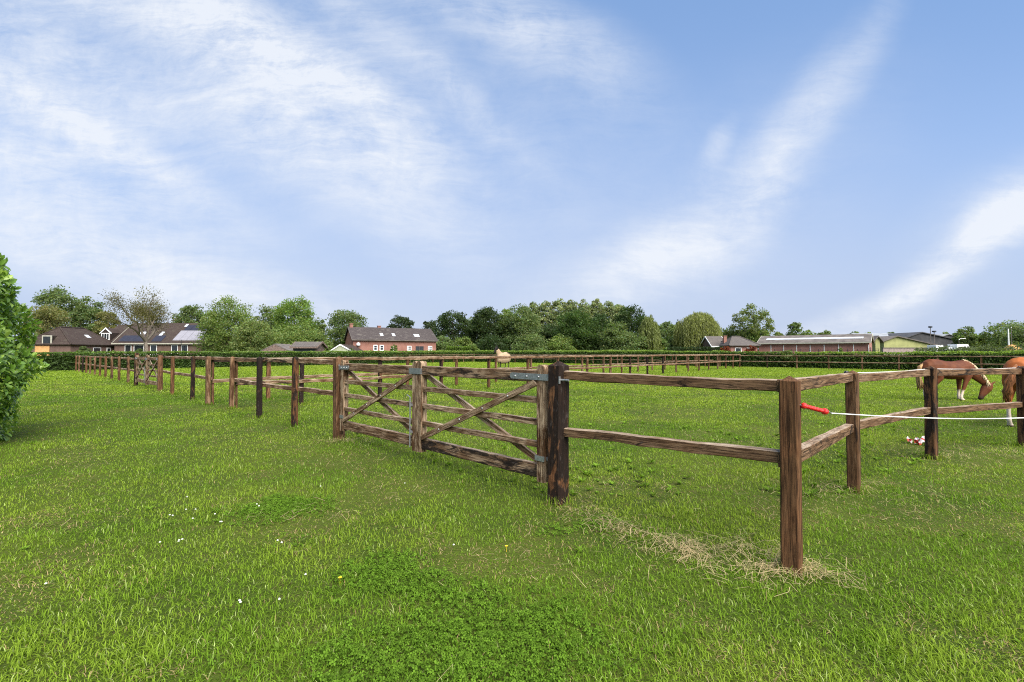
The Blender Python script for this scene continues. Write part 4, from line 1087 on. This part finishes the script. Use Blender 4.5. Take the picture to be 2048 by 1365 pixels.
lamp('slim grey pole right of the thick white pole', 2023.5, 92, 654, .06, 'cap', 'sheet_grey')
# sand heap
def heap():
    r = random.Random(4); A_ = at_depth(2024, 80); o = MB(); n = 18; vs = [(0, 0, height(689.5, 80))]; fs = []
    for j in range(1, 7):
        q = j / 6
        for k in range(n):
            a_ = 2 * math.pi * k / n; rad = 2.9 * q * (1 + r.uniform(-.1, .1)); z = height(689.5, 80) * (1 - q) ** .8 * (1 + r.uniform(-.12, .12)) + .0
            vs.append((rad * 1.25 * math.cos(a_), rad * math.sin(a_), max(z, -.05) if j < 6 else -.05))
    for k in range(n): fs.append((0, 1 + k, 1 + (k + 1) % n))
    for j in range(5):
        for k in range(n): a_ = 1 + j * n + k; b_ = 1 + j * n + (k + 1) % n; fs.append((a_, a_ + n, b_ + n, b_))
    tag(o.add(vs, fs).build('sand_heap', M['sand'], None, A_, smooth=True), 'orange yellow heap of sand behind the right hand hedge', 'sand heap')
heap()

# distant woodland closing the horizon
def far_wood():
    r = np.random.default_rng(9); n = 26000
    az = (r.random(n) - .5) * D2R(124); dist = 260 + 140 * r.random(n)
    hm = 5 + 8.5 * fbm(np.degrees(az) * 1.0, az * 0, 9, 2, 4) - 2 * sstep(20, 55, np.degrees(az))
    z = hm * r.random(n) ** .7
    P = np.stack([np.sin(az) * dist, np.cos(az) * dist, z], 1)
    tn = .7 + .6 * r.random(n)
    o = leaf_cards('distant_woodland', P, 1.9 * (.6 + .8 * r.random(n)), M['leaf'], None, np.array([[.05, .075, .035]]) * tn[:, None], r=r)
    kind(o, 'stuff'); o['label'] = 'continuous low belt of distant woodland along the horizon'; o['category'] = 'woodland'
far_wood()

# ================================================================== HORSES
def horsemat(name, body, dark, sock, sock_z=.36, sock_rule=None):
    m, t, o = mat(name)
    tc = t.new('ShaderNodeTexCoord'); ob = tc.outputs['Object']
    n = t.noise(ob, 4, 5, .6); n2 = t.noise(t.mapping(ob, scale=(20, 20, 60)), 1, 4, .6)
    s = t.new('ShaderNodeSeparateXYZ'); t.link(ob, s.inputs[0])
    c = t.mix(t.mapr(n, .3, .7), body, dark); c = t.mix(t.mapr(n2, .3, .7, 0, .25), c, dark)
    if sock:
        zz = t.math('ADD', s.outputs[2], t.math('MULTIPLY', t.math('SUBTRACT', n, .5), .16))
        f = t.mapr(zz, sock_z - .05, sock_z + .05, 1, 0)
        f = t.math('MULTIPLY', f, t.mapr(s.outputs[0], .78, .84, 1, 0))
        c = t.mix(f, c, sock)
        c = t.mix(t.mapr(s.outputs[2], .03, .05, 1, 0), c, (.10, .07, .05))
        c = t.mix(t.math('MULTIPLY', t.mapr(s.outputs[2], .08, .26, .85, 0), t.mapr(s.outputs[0], .84, .9, 0, 1)), c, (.02, .013, .011))
    pbsdf(t, o, c, .62, .14, 0, (n2, .25, .012))
    return m
def horse(label, loc, rz, sc_, mats, neck, head, fl, hl, ears, rug=None, tail=True, mane=None, group='horses in the paddock'):
    o = empty('horse', loc, rz); o.scale = sc_ if isinstance(sc_, tuple) else (sc_,) * 3; tag(o, label, 'horse', group)
    mb = MB()
    barrel = [(-.80, 0, 1.24, .05, .07), (-.76, 0, 1.22, .17, .20), (-.62, 0, 1.20, .255, .315), (-.42, 0, 1.19, .275, .335), (-.15, 0, 1.12, .28, .325), (.12, 0, 1.09, .285, .335), (.36, 0, 1.12, .255, .345), (.54, 0, 1.15, .21, .325), (.68, 0, 1.12, .15, .24), (.76, 0, 1.10, .07, .11)]
    mb.loft(barrel, 16); mb.loft(neck, 12); mb.loft(head, 12)
    for sgn, path in ((1, fl[0]), (-1, fl[1])): mb.loft([(x, sgn * y, z, a_, b_) for x, y, z, a_, b_ in path], 10)
    for sgn, path in ((1, hl[0]), (-1, hl[1])): mb.loft([(x, sgn * y, z, a_, b_) for x, y, z, a_, b_ in path], 10)
    for e in ears: mb.tube(e, [.035, .03, .006], 6)
    b = mb.build('body', mats[0], o, smooth=True)
    rm = b.modifiers.new('Remesh', 'REMESH'); rm.mode = 'VOXEL'; rm.voxel_size = .018; rm.use_smooth_shade = True
    sm = b.modifiers.new('Smooth', 'SMOOTH'); sm.factor = .5; sm.iterations = 7
    return o
FRONT = lambda f: [(.50, .13, 1.12, .10, .17), (.50 + f * .1, .15, .90, .085, .12), (.50 + f * .35, .145, .70, .062, .075), (.50 + f * .6, .14, .47, .05, .055), (.50 + f * .8, .14, .30, .034, .038), (.50 + f * .95, .14, .14, .042, .046), (.52 + f, .14, .07, .042, .05), (.55 + f, .14, .035, .055, .065), (.555 + f, .14, 0.0, .062, .072)]
HIND = lambda f: [(-.52, .14, 1.16, .13, .24), (-.48, .165, .98, .125, .20), (-.44 + f * .3, .17, .80, .09, .13), (-.54 + f * .6, .165, .62, .06, .075), (-.64 + f * .8, .16, .50, .045, .065), (-.63 + f * .9, .155, .34, .036, .042), (-.61 + f, .155, .15, .045, .05), (-.57 + f, .155, .07, .044, .05), (-.54 + f, .155, .035, .056, .065), (-.535 + f, .155, 0, .062, .07)]
def hair(name, strands, parent, m_, r_):
    mb = MB()
    for s in strands: mb.tube(s, [r_ * .6] + [r_] * (len(s) - 2) + [r_ * .15], 5)
    return mb.build(name, m_, parent, smooth=True)
M['chestnut'] = horsemat('brown_chestnut_coat', (.150, .050, .020), (.085, .027, .012), (.56, .46, .36), .36)
M['bright_chestnut'] = horsemat('bright_chestnut_coat', (.40, .125, .034), (.27, .078, .022), (.58, .48, .40), .50)
M['black_coat'] = horsemat('black_coat', (.018, .014, .013), (.010, .008, .008), None)
M['flaxen'] = simple('flaxen_hair', (.58, .46, .28), .7, .3, 0, .3, 12)
M['flaxen_brown'] = simple('sandy_brown_hair', (.33, .20, .09), .7, .3, 0, .4, 12)
M['chest_hair'] = simple('chestnut_hair', (.22, .085, .03), .7, .3, 0, .4, 12)
M['rug'] = simple('beige_fly_rug', (.37, .26, .165), .85, .2, 0, .12, 5)

graze_neck = [(.46, 0, 1.20, .15, .30), (.66, 0, 1.10, .135, .26), (.86, 0, .96, .11, .21), (1.04, 0, .78, .09, .17), (1.16, 0, .63, .08, .13), (1.21, 0, .55, .07, .11)]
graze_head = [(1.285, 0, .64, .05, .06), (1.26, 0, .55, .105, .135), (1.19, 0, .42, .11, .165), (1.10, 0, .27, .08, .12), (1.03, 0, .14, .062, .082), (1.0, 0, .06, .066, .078), (.99, 0, .015, .04, .05)]
graze_ears = [[(1.30, .05, .60), (1.36, .07, .66), (1.42, .08, .73)], [(1.30, -.05, .60), (1.36, -.08, .65), (1.41, -.10, .72)]]
r1 = random.Random(2)
h1 = GA(1925, 801); S1 = (1.05, .92, .83)
o = horse('brown horse with flaxen mane and white socks grazing behind the right fence', at_depth(1895, h1.y), D2R(4), S1, [M['chestnut']], graze_neck, graze_head, (FRONT(-.06), FRONT(-.26)), (HIND(.02), HIND(-.06)), graze_ears)
hair('tail', [[(-.79, 0, 1.34), (-.88 + r1.uniform(-.02, .02), r1.uniform(-.05, .05), 1.24), (-.93 + r1.uniform(-.04, .03), r1.uniform(-.07, .07), 1.0), (-.89 + r1.uniform(-.06, .04), r1.uniform(-.07, .07), .7), (-.87 + r1.uniform(-.09, .06), r1.uniform(-.08, .08), .42 + r1.uniform(-.08, .12))] for k in range(26)], o, M['flaxen_brown'], .026)
ms = []
for k in range(110):
    q = r1.random(); x = .44 + q * .80; z = 1.49 - .16 * q - .70 * q * q
    ln = .10 + .13 * r1.random(); jx = r1.uniform(-.05, .05)
    ms.append([(x - .03, .02, z - .03), (x, -.03, z + .012 + r1.uniform(-.01, .012)), (x + jx * .5 - .03 * q, -.10, z - ln * .45), (x + jx - .07 * q, -.135 + .02 * q, z - ln)])
hair('mane', ms, o, M['flaxen'], .009)
# horse at the right edge, rump towards us
h2 = GA(2012, 854); S2 = .90
o = horse('bright chestnut horse with one white hind sock cut by the right edge', Vector((10.29, 9.05, 0)), D2R(30), S2, [M['bright_chestnut']], graze_neck, graze_head, (FRONT(.05), FRONT(-.15)), (HIND(-.04), HIND(.16)), graze_ears)
hair('tail', [[(-.79, 0, 1.36), (-.87 + r1.uniform(-.02, .02), r1.uniform(-.05, .05), 1.26), (-.90 + r1.uniform(-.04, .03), .07 + r1.uniform(-.07, .07), 1.0), (-.90 + r1.uniform(-.05, .04), .11 + r1.uniform(-.07, .07), .78), (-.88 + r1.uniform(-.06, .06), .14 + r1.uniform(-.06, .06), .56 + r1.uniform(-.06, .12))] for k in range(26)], o, M['chest_hair'], .026)
# rugged horse in mid field
st_neck = [(.44, 0, 1.22, .15, .30), (.58, 0, 1.38, .13, .25), (.70, 0, 1.57, .105, .20), (.79, 0, 1.75, .09, .16), (.83, 0, 1.86, .07, .12)]
st_head = [(.77, 0, 1.93, .06, .08), (.86, 0, 1.90, .095, .13), (.97, 0, 1.80, .095, .135), (1.07, 0, 1.63, .072, .10), (1.14, 0, 1.49, .058, .075), (1.17, 0, 1.43, .05, .055)]
st_ears = [[(.81, .05, 1.98), (.82, .07, 2.07), (.83, .065, 2.17)], [(.81, -.05, 1.98), (.82, -.07, 2.07), (.83, -.065, 2.17)]]
o = horse('dark horse in a beige rug standing in the middle of the paddock', at_depth(1006, 42), D2R(229), 1.0, [M['black_coat']], st_neck, st_head, (FRONT(0), FRONT(-.12)), (HIND(0), HIND(.15)), st_ears)
mb = MB()
mb.loft([(-.86, 0, 1.16, .12, .24), (-.80, 0, 1.13, .25, .38), (-.62, 0, 1.03, .31, .52), (-.40, 0, .99, .325, .55), (-.15, 0, .96, .325, .52), (.12, 0, .95, .33, .52), (.36, 0, .98, .31, .53), (.56, 0, 1.06, .27, .47), (.70, 0, 1.12, .19, .31), (.78, 0, 1.12, .10, .16)], 18)
mb.loft([(.40, 0, 1.20, .19, .36), (.58, 0, 1.38, .165, .31), (.70, 0, 1.57, .14, .25), (.78, 0, 1.74, .12, .20)], 14)
rg = mb.build('rug', M['rug'], o, smooth=True)
rm = rg.modifiers.new('Remesh', 'REMESH'); rm.mode = 'VOXEL'; rm.voxel_size = .03; rm.use_smooth_shade = True

# ================================================================== GRASS
lawn_poly = None
fenceline = [(p.x, p.y) for p in ptsA] + [(p.x, p.y) for p in ptsB] + [(p.x, p.y) for p in ptsC]
# paddock = polygon of the fence line closed by the hedge corner
pad = [(-60, 33)] + fenceline + [(70, 10), (70, 25), (H_C.x, H_C.y)]
pad = np.array(pad)
def inside(x, y, poly):
    c_ = np.zeros(len(x), dtype=bool); j = len(poly) - 1
    for i in range(len(poly)):
        xi, yi = poly[i]; xj, yj = poly[j]
        cond = ((yi > y) != (yj > y)) & (x < (xj - xi) * (y - yi) / (yj - yi + 1e-12) + xi)
        c_ ^= cond; j = i
    return c_
def near_side(x, y):
    a = (H_C - H_L0); s1 = a.x * (y - H_L0.y) - a.y * (x - H_L0.x) < 0
    b = rightdir; s2 = b.x * (y - H_C.y) - b.y * (x - H_C.x) < 0
    return s1 & s2
def clover_mask(x, y):
    q = lambda cx, cy, rx, ry: np.exp(-(((x - cx) / rx) ** 2 + ((y - cy) / ry) ** 2) ** 1.3)
    k = np.maximum.reduce([q(-.45, 2.15, .95, .85), q(-.8, 2.9, .55, .45) * .9, q(-2.35, 4.1, .85, .6) * .9, q(-1.5, 3.5, .6, .4) * .75, q(.75, 3.9, .8, .4) * .55])
    return sstep(.30, .78, k * .58 + .95 * (fbm(x, y, .60, 5, 5) - .5) + .35 * (vnoise(x, y, .07, 3) - .5) + .06) * sstep(.02, .2, k)
def dry_mask(x, y):
    return sstep(.47, .66, fbm(x, y, .9, 11, 4) * .72 + .28 * fbm(x, y, .22, 31, 2))

def sward():
    r = np.random.default_rng(77)
    xs, ys = [], []
    edges = [1.3, 1.8, 2.4, 3.2, 4.3, 5.8, 8, 11, 15, 20, 27, 36, 48, 62, 78]
    for a, b in zip(edges[:-1], edges[1:]):
        m_ = (a + b) / 2
        dens = min(11500, 22500 * m_ ** -1.33) if m_ < 20 else 330 * (m_ / 20) ** -1.45
        hw = b * 1.15 + 3.0
        n = int(2 * hw * (b - a) * dens)
        y = a + (b - a) * r.random(n); x = (r.random(n) * 2 - 1) * hw
        k = np.abs(x) < y * 1.15 + 3.0
        xs.append(x[k]); ys.append(y[k])
    x = np.concatenate(xs); y = np.concatenate(ys)
    k = near_side(x, y) & ~((x + 9.62) ** 2 + (y - 6.36) ** 2 < 1.3 ** 2); x, y = x[k], y[k]
    pin = inside(x, y, pad)
    cm = clover_mask(x, y) * (~pin); dm = dry_mask(x, y)
    k = r.random(len(x)) > np.maximum(cm * .50, dm * .30); x, y, pin, cm, dm = x[k], y[k], pin[k], cm[k], dm[k]
    tx, ty = [], []
    for p in ptsA[6:] + ptsB + ptsC[:5] + ptsRA[1:8] + ptsRB[1:6]:
        q = int(150 / (1 + p.y * .05)); a_ = r.random(q) * 6.283; d_ = .06 + .09 * r.random(q) ** 1.5
        tx.append(p.x + d_ * np.cos(a_)); ty.append(p.y + d_ * np.sin(a_))
    nt_ = sum(len(q) for q in tx); x = np.concatenate([x] + tx); y = np.concatenate([y] + ty)
    pin = np.concatenate([pin, np.zeros(nt_, bool)]); cm = np.concatenate([cm, np.zeros(nt_)]); dm = np.concatenate([dm, np.full(nt_, .55)])
    n = len(x); foot = np.arange(n) >= n - nt_
    tuft = fbm(x, y, .35, 41, 3); big = fbm(x, y, 3.0, 51, 3); mid_ = fbm(x, y, .9, 61, 3)
    Lb = (.021 + .024 * r.random(n) + .019 * sstep(.42, .75, tuft)) * np.where(pin, 1.15, 1.0) * (1 - .30 * dm) * (1 - .2 * cm)
    Lb *= np.where(r.random(n) < .04, 1.6, 1.0)
    Lb = np.where(foot, .05 + .07 * r.random(n), Lb)
    fr = sstep(10, 40, y); Lb = Lb * (1 - fr) + (.07 + .04 * r.random(n)) * fr
    wd = np.maximum(.0030 + .0024 * r.random(n), .00080 * y * (.7 + .6 * r.random(n)))
    el = np.radians(14 + 62 * r.random(n) ** (1.15 + .7 * dm)); el = el * (1 - fr) + np.radians(35 + 45 * r.random(n)) * fr
    el = el * np.where(dm > .35, .75, 1.0)
    el = np.where(foot, np.radians(45 + 40 * r.random(n)), el)
    a_ = r.random(n) * 2 * math.pi + 1.2 * (fbm(x, y, .6, 91, 2) - .5)
    dx, dy = np.cos(a_), np.sin(a_)
    b0 = np.stack([x, y, np.full(n, -.003)], 1)
    s = np.stack([-dy, dx, np.zeros(n)], 1) * (wd / 2)[:, None]
    e1 = np.minimum(el + .25, 1.5); e2 = np.maximum(el - .45, -.1)
    mid2 = b0 + np.stack([dx * np.cos(e1), dy * np.cos(e1), np.sin(e1)], 1) * (Lb * .55)[:, None]
    tip = mid2 + np.stack([dx * np.cos(e2), dy * np.cos(e2), np.sin(e2)], 1) * (Lb * .50)[:, None]
    v = np.empty((n, 5, 3)); v[:, 0] = b0 - s; v[:, 1] = b0 + s; v[:, 2] = mid2 + s * .85; v[:, 3] = mid2 - s * .85; v[:, 4] = tip
    c1 = np.array([.126, .222, .016]); c2 = np.array([.225, .310, .030]); c3 = np.array([.064, .155, .009]); c4 = np.array([.34, .255, .12]); c5 = np.array([.33, .40, .13])
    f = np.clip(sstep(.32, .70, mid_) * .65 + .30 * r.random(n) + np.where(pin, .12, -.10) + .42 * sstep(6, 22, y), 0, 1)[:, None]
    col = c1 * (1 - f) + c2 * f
    gk = (sstep(.50, .74, big) * (.30 + .30 * sstep(4, 12, y)) * (1 - .6 * sstep(14, 30, y)))[:, None]; col = col * (1 - gk) + c3 * gk
    gk = (cm * .8)[:, None]; col = col * (1 - gk) + c3 * gk
    pale = (r.random(n) < .06)[:, None]; col = np.where(pale, c5 * (.7 + .5 * r.random((n, 1))), col)
    dp = (r.random(n) < (.012 + .33 * dm) * (1 - .55 * sstep(3.5, 8, y)) * (1 - .75 * sstep(12, 30, y)))[:, None]
    col = np.where(dp, c4 * (.6 + .6 * r.random((n, 1))), col)
    vr = (.62 - .30 * sstep(3.5, 9, y))[:, None]; col = col * (1.02 - vr * .5 + vr * r.random((n, 1)))
    tint = np.repeat(col, 5, 0).reshape(n, 5, 3); tint[:, 4] *= 1.12
    loops = (np.array([0, 1, 2, 3, 3, 2, 4])[None] + np.arange(n)[:, None] * 5).ravel()
    starts = (np.array([0, 4])[None] + np.arange(n)[:, None] * 7).ravel()
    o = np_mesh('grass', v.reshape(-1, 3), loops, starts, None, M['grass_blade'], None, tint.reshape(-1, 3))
    kind(o, 'stuff'); o['label'] = 'short meadow grass covering the lawn and paddock'; o['category'] = 'grass'
    print('grass blades', n)
sward()

def clover():
    r = np.random.default_rng(5); n = 190000
    x = -3.6 + 5.4 * r.random(n); y = 1.4 + 3.6 * r.random(n)
    k = (r.random(n) < clover_mask(x, y) * .85) & ~inside(x, y, pad); x, y = x[k], y[k]; n = len(x)
    z = .006 + .026 * r.random(n); R_ = .0046 + .0034 * r.random(n)
    V_ = []; a0 = r.random(n) * 6.28; tl = r.normal(size=(n, 2)) * .35
    for k in range(3):
        a_ = a0 + k * 2.094; dx, dy = np.cos(a_), np.sin(a_); px, py = -dy, dx
        for (l, w_) in ((.1, 0), (.9, -.62), (1.75, -.45), (1.75, .45), (.9, .62)):
            xx = (dx * l + px * w_) * R_; yy = (dy * l + py * w_) * R_
            V_.append(np.stack([x + xx, y + yy, z + xx * tl[:, 0] + yy * tl[:, 1] + (.004 if abs(w_) > .5 else 0)], 1))
    v = np.stack(V_, 1)
    loops = (np.arange(15)[None] + np.arange(n)[:, None] * 15).ravel(); starts = (np.arange(3)[None] * 5 + np.arange(n)[:, None] * 15).ravel()
    col = np.array([[.105, .195, .017]]) * (.6 + .8 * r.random((n, 1))) * np.array([[1, 1, 1]])
    o = np_mesh('clover', v.reshape(-1, 3), loops, starts, None, M['grass_blade'], None, np.repeat(col, 15, 0))
    kind(o, 'stuff'); o['label'] = 'dark green clover patches in the near lawn'; o['category'] = 'clover'
clover()

def hay():
    """cut dry grass lying along the foot of the near fence and in thin patches"""
    r = np.random.default_rng(15); X = []; Y = []
    def strip(a, b, wd, n):
        q = r.random(n); p = np.outer(1 - q, a) + np.outer(q, b); X.append(p[:, 0] + wd * r.normal(size=n)); Y.append(p[:, 1] + wd * r.normal(size=n))
    pr, pc = np.array(PR[:2]), np.array(PC[:2])
    strip(pr + [.1, -.25], pc + [-.75, .35], .12, 300); strip(pc + [-.75, .42], pc + [.05, .05], .15, 900); strip(pc + [-.45, .05], pc + [.40, -.05], .15, 420)
    strip(np.array(PL[:2]) + [-.3, -.2], np.array(PL[:2]) + [.5, -.3], .14, 260); strip(np.array(ptsC[2][:2]) + [-.5, -.1], np.array(ptsC[2][:2]) + [.6, .0], .2, 300)
    strip(np.array(ptsC[3][:2]) + [-.2, -.15], np.array(ptsC[3][:2]) + [1.6, .3], .2, 350)
    n0 = 26000; x = (r.random(n0) * 2 - 1) * 7; y = 1.4 + 7 * r.random(n0); k = r.random(n0) < dry_mask(x, y) * .30; X.append(x[k]); Y.append(y[k])
    x = np.concatenate(X); y = np.concatenate(Y); k = (r.random(len(x)) < .15 + .85 * sstep(.34, .62, fbm(x, y, .22, 24, 3))); x, y = x[k], y[k]; n = len(x)
    L = .05 + .12 * r.random(n); a_ = r.random(n) * 6.28; dx, dy = np.cos(a_), np.sin(a_); wd = .0007 + .0010 * r.random(n)
    z0 = .018 + .030 * r.random(n); z1 = np.maximum(.008, z0 + .02 * r.normal(size=n)); cv = .022 * r.normal(size=n)
    s = np.stack([-dy, dx, np.zeros(n)], 1) * wd[:, None]
    c0 = np.stack([x - dx * L / 2, y - dy * L / 2, z0], 1); c1 = np.stack([x - dy * cv, y + dx * cv, np.maximum(z0, z1) + .008], 1); c2 = np.stack([x + dx * L / 2, y + dy * L / 2, z1], 1)
    v = np.empty((n, 6, 3)); v[:, 0] = c0 - s; v[:, 1] = c0 + s; v[:, 2] = c1 + s; v[:, 3] = c1 - s; v[:, 4] = c2 + s; v[:, 5] = c2 - s
    loops = (np.array([0, 1, 2, 3, 3, 2, 4, 5])[None] + np.arange(n)[:, None] * 6).ravel(); starts = (np.array([0, 4])[None] + np.arange(n)[:, None] * 8).ravel()
    col = np.array([[.54, .42, .235]]) * (.55 + .7 * r.random((n, 1)))
    o = np_mesh('dry_grass', v.reshape(-1, 3), loops, starts, None, M['grass_blade'], None, np.repeat(col, 6, 0))
    kind(o, 'stuff'); o['label'] = 'straw coloured cut grass lying along the near fence and in patches of lawn'; o['category'] = 'dry grass'
hay()

def weeds():
    """broad leaved dock and plantain rosettes scattered through the paddock"""
    r = np.random.default_rng(33); n0 = 2600
    y = 4.6 + 38 * r.random(n0) ** 1.4; x = (r.random(n0) * 2 - 1) * (y * 1.1)
    k = inside(x, y, pad) & (fbm(x, y, 2.5, 71, 2) > .45); x, y = x[k], y[k]
    e = 25; x = np.concatenate([x, (r.random(e) * 2 - 1) * 4]); y = np.concatenate([y, 1.6 + 4.5 * r.random(e)])
    m_ = len(x); kk = 8
    X = np.repeat(x, kk); Y = np.repeat(y, kk); n = len(X); a_ = r.random(n) * 6.28; L = np.repeat(.03 + .04 * r.random(m_), kk) * (.6 + .6 * r.random(n)); L = np.where(np.repeat(np.arange(m_) >= m_ - e, kk), L * .55, L)
    up = .25 + .8 * r.random(n); W = L * .28; dx, dy = np.cos(a_), np.sin(a_)
    s = np.stack([-dy, dx, np.zeros(n)], 1); b = np.stack([X, Y, np.full(n, .01)], 1)
    p1 = b + np.stack([dx * L * .45, dy * L * .45, L * up * .55], 1); p2 = b + np.stack([dx * L, dy * L, L * up * .8], 1)
    v = np.empty((n, 4, 3)); v[:, 0] = b; v[:, 1] = p1 - s * W[:, None]; v[:, 2] = p2; v[:, 3] = p1 + s * W[:, None]
    col = np.array([[.13, .225, .022]]) * (.7 + .6 * np.repeat(r.random((m_, 1)), kk, 0))
    o = np_mesh('meadow_weeds', v.reshape(-1, 3), np.arange(n * 4), np.arange(n) * 4, None, M['grass_blade'], None, np.repeat(col, 4, 0))
    kind(o, 'stuff'); o['label'] = 'broad leaved weeds scattered through the grass'; o['category'] = 'weeds'
weeds()

M['petal'] = simple('white_petals', (.55, .56, .50), .8, .1)
def flowers():
    r = random.Random(8); mb = MB()
    spots = [(376, 1007), (395, 1028), (372, 1035), (392, 1052), (320, 1100), (350, 1102), (364, 1100), (338, 1045), (424, 1042), (440, 1060), (478, 1228), (562, 1221), (616, 1168), (96, 1185), (812, 981), (640, 984), (520, 1024), (562, 1100), (905, 1105)]
    for (px, py) in spots:
        for k in range(r.choice((1, 1, 2))):
            p = GA(px + r.uniform(-8, 8), py + r.uniform(-4, 4)); z = .055 + r.uniform(0, .02)
            mb.ball((p.x, p.y, z), .0040 + r.uniform(0, .002), 6, 4)
            for q in range(6): 
                a_ = q * 1.047; mb.ball((p.x + .005 * math.cos(a_), p.y + .005 * math.sin(a_), z - .002), .003, 4, 3)
    o = mb.build('clover_flowers', M['petal']); kind(o, 'stuff'); o['label'] = 'tiny white clover flowers dotted over the near lawn'; o['category'] = 'flowers'
flowers()
M['yellow'] = simple('yellow_petals', (.72, .52, .03), .6, .2)
for (px, py, l) in ((680, 1169, 'yellow dandelion in the dark clover left of centre'), (1013, 1104, 'small yellow flower in the lawn below the gate')):
    p = GA(px, py); mb = MB()
    for q in range(12):
        a_ = q * .5236; c_, s_ = math.cos(a_), math.sin(a_)
        mb.add([(0, 0, 0), (.009 * c_ - .003 * s_, .009 * s_ + .003 * c_, .004), (.013 * c_, .013 * s_, .003), (.009 * c_ + .003 * s_, .009 * s_ - .003 * c_, .004)], [(0, 1, 2, 3)])
    mb.ball((0, 0, .003), .005, 6, 4).tube([(0, 0, -.04), (0, 0, 0)], .0012, 5)
    tag(mb.build('dandelion', M['yellow'], None, p + Vector((0, 0, .04))), l, 'flower')

# crumpled red and white barrier tape on the grass
m, t, o = mat('barrier_tape'); tc = t.new('ShaderNodeTexCoord')
wv = t.new('ShaderNodeTexWave', wave_type='BANDS', bands_direction='DIAGONAL'); t.link(tc.outputs['Object'], wv.inputs[0]); wv.inputs['Scale'].default_value = 3.4; wv.inputs['Distortion'].default_value = 1.5
pbsdf(t, o, t.mix(t.mapr(wv.outputs[1], .42, .5), (.72, .68, .64), (.55, .03, .03)), .5, .4); M['tape'] = m
def tape():
    r = random.Random(5); c0 = GA(1838, 889); vs = []; fs = []
    for (sx, sy, a0, n) in ((-.20, .02, .2, 9), (-.16, -.05, -.1, 8), (-.05, .05, .5, 8), (.0, -.04, .1, 7)):
        p = Vector((sx, sy, .035)); a_ = a0; b0 = len(vs)
        for k in range(n):
            a_ += r.uniform(-.5, .5); p = p + Vector((math.cos(a_) * .034, math.sin(a_) * .022, 0)); p.z = .045 + .035 * math.sin(k * 1.4 + sx * 30) + r.uniform(-.01, .01)
            tl = .5 + .7 * math.sin(k * .9 + sy * 40)
            vs += [tuple(p + Vector((0, -.036 * math.cos(tl), -.030 * math.sin(tl)))), tuple(p + Vector((.01, .036 * math.cos(tl), .036 * math.sin(tl))))]
            if k: q = b0 + 2 * k; fs.append((q - 2, q - 1, q + 1, q))
    b = MB().add(vs, fs).build('barrier_tape', M['tape'], None, c0)
    so = b.modifiers.new('Solidify', 'SOLIDIFY'); so.thickness = .002
    tag(b, 'crumpled red and white barrier tape lying on the grass by a fence post', 'tape')
tape()

sc.cycles.max_bounces = 6
sc.cycles.transparent_max_bounces = 4
sc.cycles.use_denoising = False
sc.cycles.filter_width = 1.1
